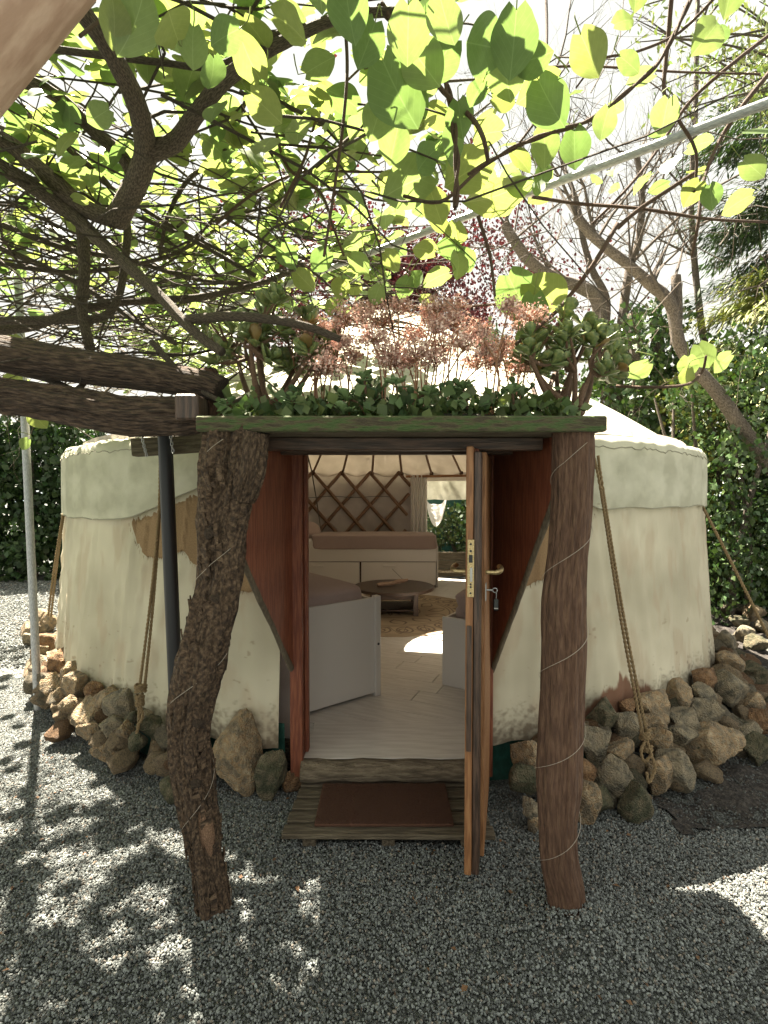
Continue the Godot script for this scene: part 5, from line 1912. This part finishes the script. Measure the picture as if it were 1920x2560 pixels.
func roof_plants() -> void:
	jade_plant("shrubby jade plant with sunlit yellow leaves on the porch roof's left", [D(560, 893, 2.18), D(592, 892, 2.2), D(575, 890, 2.26)], Vector2(445, 640), Vector2(715, 800), 2.08, 2.42, 48, 301)
	jade_plant("dark green jade shrub on the right end of the porch roof", [D(1188, 895, 2.12), D(1210, 892, 2.16), D(1240, 892, 2.18), D(1255, 892, 2.14)], Vector2(1120, 680), Vector2(1335, 815), 2.05, 2.36, 48, 302)
	var names := ["first", "second", "third", "fourth", "fifth", "sixth", "seventh", "eighth", "ninth", "tenth"]
	for k in 10:
		var hs := []
		var cx := 665.0 + k * 50.0
		for j in 4:
			hs.append(D(cx + 34.0 * sin(k * 5.1 + j * 2.3), 716.0 + 62.0 * sin(k * 3.3 + j * 1.9) + (18.0 if k < 2 or k > 8 else 0.0), 2.2 + 0.16 * sin(k * 2.7 + j * 1.1)))
		sedum("faded pinkish sedum panicle on the porch roof, %s from the left" % names[k], W(hs[0].x * 0.9, 1.89, 2.2 + 0.1 * sin(k * 1.3)), hs, 400 + k, 0.07 + 0.03 * sin(k * 2.2))
	# leafy succulents standing among them
	var where := ["beside the left jade shrub", "under the second panicle", "under the third panicle", "under the fourth panicle", "under the fifth panicle", "under the seventh panicle", "under the eighth panicle", "beside the right jade shrub"]
	for k in 8:
		leafy("bushy round-leaved succulent on the porch roof %s" % where[k], W(-0.36 + k * 0.125 + 0.02 * sin(k * 4.0), 1.885, 2.12 + 0.16 * absf(sin(k * 1.9))), 600 + k)
	# succulents spilling over the front board
	var f := 1.905
	var list := [
		["pale rosette hanging over the front board left of its middle", 720, 880, 745, 890, 8, 0.05],
		["rosette with two round leaves dipping below the board's top edge", 790, 895, 745, 862, 9, 0.055],
		["bright rosette standing in the middle of the porch roof", 860, 880, 855, 830, 10, 0.05],
		["long-stemmed rosette leaning right with bright leaves at board's middle", 880, 895, 925, 850, 9, 0.05],
		["rosette touching the front board below the right panicles", 930, 895, 912, 880, 8, 0.042],
		["small rosette at the foot of the left jade shrub", 640, 885, 628, 866, 9, 0.038],
		["rosette sprouting above the second panicle's foot", 790, 850, 785, 815, 9, 0.045],
		["dull rosette in the shade under the right panicles", 1010, 885, 1000, 840, 10, 0.05],
		["dull rosette beside the right jade shrub's trunk", 1110, 885, 1105, 845, 9, 0.045],
		["little rosette at the left end of the front board", 500, 890, 490, 872, 9, 0.036]]
	var n := 0
	for q in list:
		n += 1
		rosette(q[0], D(q[1], q[2], 1.99 + 0.02 * (n % 3)), D(q[3], q[4], 1.94 + 0.03 * (n % 3)), q[5], 500 + n, q[6], M.succulent)
	for q in [["feathery dark fern in the shade left of the right jade shrub", 1035, 868], ["second feathery fern nearer the right jade shrub", 1080, 872]]:
		var b := D(q[1], 888, 2.1)
		var t := thing("fern", b, q[0], "fern", "ferns on the porch roof")
		for k in 6:
			var mb := MB.new()
			var a := -0.4 + k * 0.75
			var tip := Vector3(cos(a) * 0.1, 0.05 + 0.015 * (k % 3), sin(a) * 0.07)
			tube(mb, [Vector3.ZERO, tip * 0.5 + Vector3(0, 0.02, 0), tip], [0.0016, 0.0012, 0.0008], 3)
			for j in 9:
				var p := tip * (0.25 + j * 0.08) + Vector3(0, 0.02 * sin((0.25 + j * 0.08) * PI), 0)
				for s in [-1.0, 1.0]:
					var o: Vector3 = (tip.cross(Vector3.UP).normalized() * s + tip.normalized() * 0.5) * 0.02 * (1.1 - j * 0.09)
					var i0 := mb.vert(p)
					mb.vert(p + o * 0.5 + Vector3(0, 0.004, 0) + tip * 0.03)
					mb.vert(p + o)
					mb.tri(i0, i0 + 1, i0 + 2)
			part(t, "frond", mb.mesh(), M.fern)
	# low ground cover over the soil bed
	var r := RandomNumberGenerator.new()
	r.seed = 909
	var xs := []
	var cols := PackedColorArray()
	for k in 2600:
		var x := r.randf_range(-0.64, 0.77)
		var z := r.randf_range(1.95, 2.76)
		var h := 1.9 + absf(r.randfn()) * 0.04 + 0.05 * maxf(0.0, noise.get_noise_2d(x * 170.0, z * 170.0)) + (z - 2.0) * 0.06
		xs.append(Transform3D(rbasis(r, r.randf_range(0.7, 1.9)), W(x, h, z)))
		cols.append(tint(r, 0.4))
	var gc := many(self, "ground_cover", leaf_quad(0.03, 0.036), M.fern, xs, cols)
	tag(gc, "low dark leaves covering the soil of the porch roof", "ground cover", "", "stuff")

# ---------------------------------------------------------------- the vine overhead
func kiwi_leaf(sd: int) -> ArrayMesh:                 # round leaf 1 long, stem at the origin, blade along +z, top up
	var r := RandomNumberGenerator.new()
	r.seed = sd
	var mb := MB.new()
	var ns := 13
	var nc := 8
	var cup := r.randf_range(0.05, 0.42)
	var bend := r.randf_range(-0.1, 0.45)
	var skew := r.randf_range(-0.06, 0.06)
	var wave := r.randf_range(0.0, 0.03)
	var rows := []
	for k in ns + 1:
		var v := float(k) / ns
		var wide := pow(sin(PI * pow(v * 0.97 + 0.03, 0.85)), 0.62) * 0.97 if k < ns else 0.0
		var row := []
		for j in nc + 1:
			var u := j * 2.0 / nc - 1.0
			var x := u * wide * 0.5
			var z := v * 1.0 + (0.03 if k == ns else 0.0) - 0.13 * absf(u) * maxf(0.0, 1.0 - v / 0.16)
			var y := cup * absf(x) * 0.9 - bend * z * z - cup * x * x + wave * sin(v * 17.0 + u * 2.0) * u * u
			row.append(mb.vert(Vector3(x + skew * z * z, y, z), Vector2(0.5 + x, clampf(1.0 - z * 0.95, 0.01, 0.99))))
		rows.append(row)
	for k in ns:
		for j in nc:
			mb.quad(rows[k][j], rows[k + 1][j], rows[k + 1][j + 1], rows[k][j + 1])
	return mb.mesh()

func leaf_basis(r: RandomNumberGenerator, n: Vector3, size: float) -> Basis:      # lies across n, turned at random
	var t := n.cross(Vector3(r.randfn(), r.randfn(), r.randfn())).normalized()
	return Basis(n.cross(t) * -1.0, n, t).scaled(Vector3.ONE * size) if false else aim(t, n).scaled(Vector3.ONE * size)

func roof_at(x: float, z: float) -> float:
	var r := Vector2(x, z - YC).length()
	return EAVE + 0.04 + (3.14 - r) * PITCH if r < 3.2 else 0.0

func vd(y: float) -> float:                           # distance at which a sight line of row y meets the trellis
	return clampf(1.45 * FOCAL / maxf(1238.0 - y, 1.0), 1.0, 4.6)

func vine() -> void:
	var r := RandomNumberGenerator.new()
	r.seed = 2024
	var foot := W(-2.55, 0, 2.25)
	var t := thing("kiwi_vine", foot, "kiwi vine with round green leaves trained overhead", "vine")
	# old wood: x, y, distance (0: on the trellis), width, all on the 1920 survey
	var wood := [
		[[[289, 550, 2.35], [324, 492, 2.25], [353, 428, 2.1], [365, 370, 2.0], [347, 278, 1.8], [301, 174, 1.6], [249, 87, 1.45], [150, -40, 1.3]], 56, 44],
		[[[378, 380, 2.0], [440, 352, 1.98], [492, 284, 1.85], [556, 208, 1.75], [637, 145, 1.7], [723, 98, 1.65], [810, 58, 1.6], [903, 35, 1.6], [990, 30, 1.6]], 46, 20],
		[[[-260, 150, 1.9], [35, 197, 2.0], [145, 243, 2.05], [231, 324, 2.15], [307, 393, 2.2], [336, 457, 2.25]], 34, 30],
		[[[-320, 190, 2.0], [0, 347, 2.2], [75, 405, 2.25], [145, 463, 2.3], [214, 521, 2.35], [289, 550, 2.35]], 40, 42],
		[[[-300, 250, 2.1], [0, 417, 2.25], [75, 463, 2.3], [174, 532, 2.35], [243, 596, 2.35], [324, 669, 2.3], [405, 745, 2.2], [457, 802, 2.12], [509, 849, 2.06], [556, 881, 2.03]], 40, 22],
		[[[463, 800, 2.12], [579, 791, 2.02], [683, 800, 1.98], [770, 817, 1.97], [851, 849, 2.0]], 25, 18],
		[[[200, 520, 2.6], [208, 600, 2.6], [211, 687, 2.6], [205, 774, 2.6], [226, 872, 2.55]], 30, 24],
		[[[-200, 850, 2.9], [0, 826, 2.8], [87, 814, 2.75], [191, 779, 2.7], [301, 756, 2.7], [405, 750, 2.75], [521, 739, 2.85], [665, 704, 3.0], [760, 660, 3.2]], 26, 12],
		[[[-100, 812, 2.7], [0, 802, 2.65], [185, 800, 2.6], [260, 791, 2.6], [295, 745, 2.62], [312, 658, 2.65], [318, 560, 2.7], [300, 480, 2.7]], 22, 16],
		[[[60, 110, 1.7], [127, 122, 1.7], [260, 139, 1.72], [405, 156, 1.75], [509, 168, 1.75], [600, 140, 1.75], [700, 80, 1.7]], 18, 12],
		[[[0, 240, 2.4], [120, 330, 2.5], [250, 440, 2.6], [330, 530, 2.7], [480, 600, 2.8], [640, 690, 2.9]], 17, 10],
		[[[0, 320, 2.6], [150, 380, 2.7], [280, 470, 2.8], [420, 560, 2.9], [580, 640, 3.0]], 14, 8],
		[[[0, 560, 2.9], [160, 620, 3.0], [320, 650, 3.1], [500, 700, 3.2], [640, 710, 3.2]], 16, 8],
		[[[0, 620, 2.9], [180, 700, 2.9], [320, 790, 2.9], [440, 860, 2.8]], 16, 10],
		[[[0, 660, 2.7], [200, 680, 2.8], [420, 640, 3.0], [560, 560, 3.2], [700, 470, 3.2]], 12, 6],
		[[[0, 920, 2.4], [110, 945, 2.3], [190, 975, 2.25], [215, 940, 2.3]], 20, 14],
		[[[380, 855, 2.3], [470, 950, 2.15], [560, 1005, 2.05], [620, 985, 2.1]], 16, 10],
		[[[560, 380, 2.3], [580, 330, 2.3], [640, 200, 2.2], [700, 110, 2.1]], 13, 8],
		[[[575, 400, 2.5], [480, 440, 2.6], [420, 540, 2.8], [400, 640, 3.0]], 13, 8]]
	var sd := 0.0
	for w in wood:
		sd += 1.37
		var pts := []
		var rad := []
		for k in w[0].size():
			var q = w[0][k]
			pts.append(S(q[0], q[1], q[2]))
			rad.append(lerpf(w[1], w[2], float(k) / (w[0].size() - 1)) * 0.5 * q[2] / FOCAL)
		part(t, "branch", moved(of(func(mb: MB) -> void: limb(mb, pts, rad, 0.025, 14, 0.13, sd, 1.2, 1.6)), foot), M.bark_vine)
	# the trunk, out of sight to the left, and the arms that reach it
	part(t, "trunk", moved(of(func(mb: MB) -> void: limb(mb, [foot, foot + Vector3(0.1, 1.2, 0), foot + Vector3(0.2, 2.6, 0.1), S(-320, 190, 2.0)], [0.09, 0.07, 0.06, 0.035], 0.05, 16, 0.14, 5.0, 1.2, 1.6)), foot), M.bark_vine)
	# thinner young canes, some hanging, some twisted round each other
	var canes := [
		[[[862, 52], [868, 174], [856, 324], [833, 492], [810, 640]], 1.75, 9, 7],
		[[[983, 46], [1047, 145], [1110, 231], [1180, 295], [1210, 350], [1220, 405]], 1.6, 14, 11],
		[[[1544, 560], [1481, 664], [1411, 756], [1377, 791], [1290, 860]], 2.1, 12, 9],
		[[[1740, 430], [1602, 520], [1544, 570]], 2.1, 10, 12],
		[[[1195, 540], [1225, 640], [1237, 740]], 2.0, 10, 7],
		[[[1330, 492], [1446, 509], [1597, 521], [1770, 547], [1940, 556]], 2.2, 9, 7],
		[[[1365, 0], [1367, 80], [1362, 210], [1345, 290], [1300, 355]], 1.7, 8, 6],
		[[[1540, 965], [1640, 968], [1720, 960], [1755, 930], [1765, 890]], 2.5, 8, 6],
		[[[1960, 60], [1830, 160], [1720, 260], [1640, 380], [1560, 480], [1480, 560]], 2.3, 10, 6],
		[[[1950, 150], [1860, 260], [1800, 350], [1760, 450], [1745, 560], [1730, 640]], 2.4, 12, 7],
		[[[1680, -20], [1670, 100], [1660, 230], [1690, 290], [1740, 380], [1735, 480]], 2.0, 11, 7],
		[[[1800, -20], [1700, 80], [1590, 130], [1500, 150], [1440, 220]], 1.9, 8, 5],
		[[[1330, 170], [1450, 165], [1560, 170], [1700, 180], [1900, 185]], 2.2, 6, 5],
		[[[790, 10], [950, -10], [1100, -20]], 1.55, 16, 14],
		[[[1010, 490], [1100, 505], [1180, 440], [1220, 405]], 1.9, 9, 8],
		[[[700, 520], [760, 400], [800, 280], [880, 190], [960, 120]], 2.1, 8, 5],
		[[[540, 560], [640, 480], [760, 430], [900, 430], [1000, 430]], 2.4, 8, 5],
		[[[690, 330], [720, 420], [800, 480], [830, 560], [860, 640]], 2.3, 9, 6],
		[[[200, 90], [270, 30], [280, -30]], 1.3, 9, 8],
		[[[970, 760], [1100, 770], [1240, 760]], 2.35, 8, 6]]
	for w in canes:
		sd += 0.91
		var pts := []
		var rad := []
		for k in w[0].size():
			pts.append(S(w[0][k][0], w[0][k][1], w[1] + 0.05 * sin(k * 2.0 + sd)))
			rad.append(lerpf(w[2], w[3], float(k) / (w[0].size() - 1)) * 0.5 * w[1] / FOCAL)
		part(t, "cane", moved(of(func(mb: MB) -> void: limb(mb, pts, rad, 0.04, 8, 0.06, sd)), foot), M.bark_red)
	for w in [[[[950, 10], [966, 35], [995, 81], [1018, 162]], 1.6, 17], [[[1090, -20], [1093, 87], [1102, 162], [1122, 231], [1135, 320], [1142, 405], [1139, 521]], 1.65, 15], [[[1174, 434], [1284, 370], [1365, 336], [1458, 307], [1515, 272], [1585, 214], [1654, 145], [1730, -10]], 1.75, 13]]:
		var pts := []
		for q in w[0]:
			pts.append(S(q[0], q[1], w[1]))
		var c := curve_pts(pts, fill(pts.size(), 1.0), 0.02)
		var mb := MB.new()
		for s in [0.0, PI]:
			var q := []
			for k in c[0].size():
				var ang: float = k * 0.55 + s
				q.append(c[0][k] + (Vector3(1, 0.4, 0).normalized() * cos(ang) + Vector3(0, 0.3, 1).normalized() * sin(ang)) * w[2] * 0.3 * w[1] / FOCAL)
			tube(mb, q, fill(q.size(), w[2] * 0.3 * w[1] / FOCAL), 7, 0.15, s)
		part(t, "twisted_cane", moved(mb, foot), M.bark_red)
	# fine twigs: dense on the left and towards the back, sparse on the right
	var tw := MB.new()
	for k in 520:
		var z := lerpf(1.6, 7.5, pow(r.randf(), 0.8))
		var x := r.randf_range(-0.78, 0.05) * z - 0.1
		if roof_at(x, z) > 2.6:
			continue
		var h := 2.72 + 0.42 * r.randf() + (0.2 if z < 3 else 0.0)
		var a := r.randf() * TAU if r.randf() < 0.5 else r.randfn() * 0.5
		var p := W(x, h, z)
		var pts := [p]
		var dir := Vector3(cos(a), r.randfn() * 0.15, sin(a) * 0.8)
		var l := r.randf_range(0.5, 1.7)
		for j in 6:
			dir = (dir + Vector3(r.randfn(), r.randfn() * 0.6, r.randfn()) * 0.36).normalized()
			pts.append(pts[-1] + dir * l / 6.0)
		var rr := r.randf_range(0.0022, 0.008)
		tube(tw, pts, [rr, rr, rr * 0.9, rr * 0.8, rr * 0.7, rr * 0.6, rr * 0.4], 5, 0, 0, 1, 1, false)
	for k in 300:                                       # tangle of old canes low on the left
		var d := r.randf_range(2.3, 4.4)
		var p := S(r.randf_range(-150, 760), r.randf_range(480, 880), d)
		if p.y < roof_at(p.x, -p.z) + 0.2 or p.y < 2.15:
			continue
		var pts := [p]
		var a := r.randfn() * 0.7 + (PI if r.randf() < 0.5 else 0.0)
		var dir := Vector3(cos(a), r.randfn() * 0.25, sin(a))
		var l := r.randf_range(0.5, 1.5)
		for j in 7:
			dir = (dir + Vector3(r.randfn(), r.randfn() * 0.7, r.randfn()) * 0.3).normalized()
			pts.append(pts[-1] + dir * l / 7.0)
		var rr := r.randf_range(0.002, 0.0065)
		tube(tw, pts, [rr, rr, rr * 0.9, rr * 0.85, rr * 0.8, rr * 0.7, rr * 0.55, rr * 0.4], 5, 0, 0, 1, 1, false)
	for k in 110:
		var z := r.randf_range(2.4, 5.5)
		var x := r.randf_range(0.12, 0.85) * z
		var p := W(x, r.randf_range(2.5, 1.6 + z * 0.8), z)
		sprout(tw, r, p, Vector3(r.randfn(), r.randfn() * 0.6, r.randfn() * 0.5).normalized(), r.randf_range(0.35, 0.9), r.randf_range(0.0025, 0.005), 1, 0.0, 0.7, 0.4)
	tag(part(t, "twigs", moved(tw, foot), M.bark_vine), "", "", "", "stuff")
	# leaves
	var kinds := []
	for k in 7:
		kinds.append(kiwi_leaf(40 + k))
	var mats := [M.leaf, M.leaf_pale, M.leaf_deep]
	var big := [
		[995, 240, 150], [1060, 165, 115], [1100, 150, 100], [1200, 112, 135], [1285, 110, 125], [1265, 190, 105], [1345, 215, 95], [1375, 262, 115], [1330, 150, 90], [1015, 455, 130], [1090, 520, 75], [1165, 430, 115],
		[1150, 300, 80], [1215, 330, 80], [1235, 500, 135], [1303, 473, 60], [1358, 453, 70], [1437, 373, 80], [1365, 365, 80], [1305, 400, 60], [1260, 250, 62], [1190, 235, 55], [1510, 310, 62], [1475, 135, 92],
		[1660, 290, 72], [1575, 160, 62], [1730, 480, 60], [1780, 490, 52], [1840, 505, 62], [1885, 420, 62], [1020, 90, 110], [1115, 55, 100], [985, 360, 90], [1060, 400, 80], [1130, 360, 90], [940, 300, 80],
		[340, 70, 125], [290, 60, 85], [430, 60, 115], [620, 150, 95], [665, 270, 85], [535, 190, 75], [245, 290, 65], [730, 60, 90], [870, 30, 110], [800, 160, 80], [560, 90, 80], [920, 110, 90], [480, 120, 80],
		[1290, 735, 118], [1365, 740, 118], [1327, 790, 95], [1325, 850, 75], [1130, 620, 64], [1150, 660, 62], [1090, 690, 62], [1165, 655, 62], [1595, 930, 58], [1535, 895, 42], [1760, 890, 62], [1720, 915, 52], [1800, 905, 52],
		[1715, 945, 46], [1010, 720, 52], [1070, 750, 38], [1100, 560, 60], [1140, 590, 60], [1060, 620, 55], [40, 865, 60], [30, 960, 55], [95, 1050, 46], [20, 1020, 50], [60, 1110, 30], [600, 965, 30], [760, 700, 55], [800, 650, 60], [850, 720, 50], [900, 660, 55], [940, 740, 48], [880, 600, 60], [720, 640, 55], [980, 650, 50], [830, 770, 42], [690, 740, 46], [1045, 700, 46]]
	var made := 0
	for q in big:
		var d := clampf(1.2 * FOCAL / maxf(1238.0 - q[1], 1.0), 1.25, 2.3)
		if q[1] > 860:
			d = 2.5 if q[0] > 900 else 3.2
		var p := S(q[0], q[1], d + r.randf_range(-0.06, 0.06))
		var size: float = q[2] * d / FOCAL
		var toward := (eye.origin - p).normalized()
		var n := (Vector3(0, -1, 0) * 0.35 + toward * 0.75 + Vector3(r.randfn(), r.randfn(), r.randfn()) * 0.28).normalized()
		if r.randf() < 0.85:
			n = -n
		var down := (Vector3(r.randfn() * 0.6, -1.0, r.randfn() * 0.6))
		down = (down - n * down.dot(n)).normalized()
		var b := aim(down, n).scaled(Vector3.ONE * size)
		var o := part(t, "leaf", kinds[r.randi() % 7], mats[r.randi() % 3])
		o.transform = Transform3D(b, p - foot - down * size * 0.5)
		var stem := MB.new()
		var at := p - foot - down * size * 0.5
		limb(stem, [at, at - down * size * 0.3 + Vector3(0, 0.01, 0), at + Vector3(r.randfn() * 0.03, size * 0.6, r.randfn() * 0.03)], [0.0016, 0.0018, 0.002], 0.03, 4)
		part(o, "stalk", stem_local(stem, o.transform), M.leaf_pale)
		made += 1
	var xs := [[], [], []]
	var near := []
	for k in 18500:
		var z := lerpf(0.7, 8.0, pow(r.randf(), 0.8))
		var x := r.randf_range(-5.2, 1.6)
		var edge := 0.25 + 0.25 * noise.get_noise_2d(z * 50.0, 900.0)
		if x > edge - (0.2 if z > 2.9 else 0.0) and (z > 2.9 or r.randf() > 0.10):
			continue
		var gap := noise.get_noise_2d(x * 75.0 + 50.0, z * 75.0)
		if x < -2.6 and z > 3.8 and r.randf() < 0.9:
			continue
		var h := 3.1 + 0.33 * r.randf() + 0.12 * gap - (0.25 * r.randf() if r.randf() < 0.15 else 0.0)
		if h < roof_at(x, z) + 0.12 or Vector2(x, z - YC).length() < 1.7:
			continue
		if x > -0.2 and x < 0.55 and z > 2.5 and z < 3.1 and r.randf() < 0.8:
			continue
		# open places in the leaf cover, slanting with the light that keeps them open
		if noise.get_noise_2d((x + h * 0.299) * 250.0 + 70.0, (z - h * 0.426) * 250.0) > (0.07 if x < -0.9 else 0.24):
			continue
		var n := (Vector3.UP + Vector3(r.randfn(), r.randfn() * 0.3, r.randfn()) * 0.42 + Vector3(0, 0, 0.25)).normalized()
		var s := r.randf_range(0.06, 0.135)
		var tr := Transform3D(leaf_basis(r, n, s), W(x, h, z) - foot)
		var inview := absf(x) < 0.72 * z and (h - 1.6) / z < 0.93
		if inview and z < 2.7 and made < 296 and r.randf() < 0.5:
			var o := part(t, "leaf", kinds[r.randi() % 7], mats[r.randi() % 3])
			o.transform = tr
			made += 1
		else:
			xs[r.randi() % 3].append(tr)
	for k in 3:
		many(t, "leaves", kinds[k], mats[k], xs[k])

func stem_local(mb: MB, tr: Transform3D) -> ArrayMesh:
	var inv := tr.affine_inverse()
	for k in mb.v.size():
		mb.v[k] = inv * mb.v[k]
	return mb.mesh()

# ---------------------------------------------------------------- odds and ends
func small_things() -> void:
	var r := RandomNumberGenerator.new()
	r.seed = 515
	# fallen leaves
	var leaf := leaf_quad(0.03, 0.045, 0.3)
	var spots := [[230, 1700, "curled brown leaf on the gravel below the pale stone"], [740, 2215, "small dry leaf near the sun flecks before the step"], [1250, 2105, "brown leaf at the foot of the open door"], [1550, 2220, "small dry leaf right of the straight post"], [1170, 2460, "rust-coloured leaf low in the middle right"]]
	for q in spots:
		var g := G(q[0] / 1.15732, q[1] / 1.15732, 0.012)
		var o := part(self, "fallen_leaf", leaf, M.dead_leaf, g + Vector3(0, gh(g.x, -g.z), 0))
		o.rotation = Vector3(r.randf_range(-0.2, 0.2), r.randf() * TAU, r.randf_range(-0.2, 0.2))
		o.scale = Vector3.ONE * r.randf_range(0.5, 0.8)
		tag(o, q[2], "leaf", "fallen leaves on the gravel")
	# bits of twig, bud scales and leaf crumbs lying between the chippings
	var lx := []
	var lc := PackedColorArray()
	for k in 900:
		var z := lerpf(0.9, 3.6, sqrt(r.randf()))
		var x := r.randf_range(-0.78, 0.78) * z
		if sqrt(x * x + (z - YC) * (z - YC)) < 3.3 or noise.get_noise_2d(x * 120.0, z * 120.0 + 50.0) < -0.05:
			continue
		lx.append(Transform3D(Basis.from_euler(Vector3(r.randf_range(-0.4, 0.4), r.randf() * TAU, r.randf_range(-0.4, 0.4))).scaled(Vector3(r.randf_range(0.2, 1.0), 1.0, 1.0) * r.randf_range(0.25, 0.6)), W(x, gh(x, z) + 0.01, z)))
		lc.append(Color(1, 1, 1) * r.randf_range(0.25, 1.0))
	M.dead_leaf.vertex_color_use_as_albedo = true
	var lit := many(self, "leaf_litter", leaf, M.dead_leaf, lx, lc)
	tag(lit, "crumbs of dead leaf scattered between the chippings", "litter", "", "stuff")
	# cobweb-thin thread at the porch's left corner
	solo("loose_thread", of(func(mb: MB) -> void: limb(mb, [D(523, 898, 1.93), D(520, 950, 1.93), D(512, 1010, 1.94)], [0.0009, 0.0009, 0.0009], 0.02, 4)), M.wire, D(523, 898, 1.93), "pale thread hanging from the front board's left end", "thread")
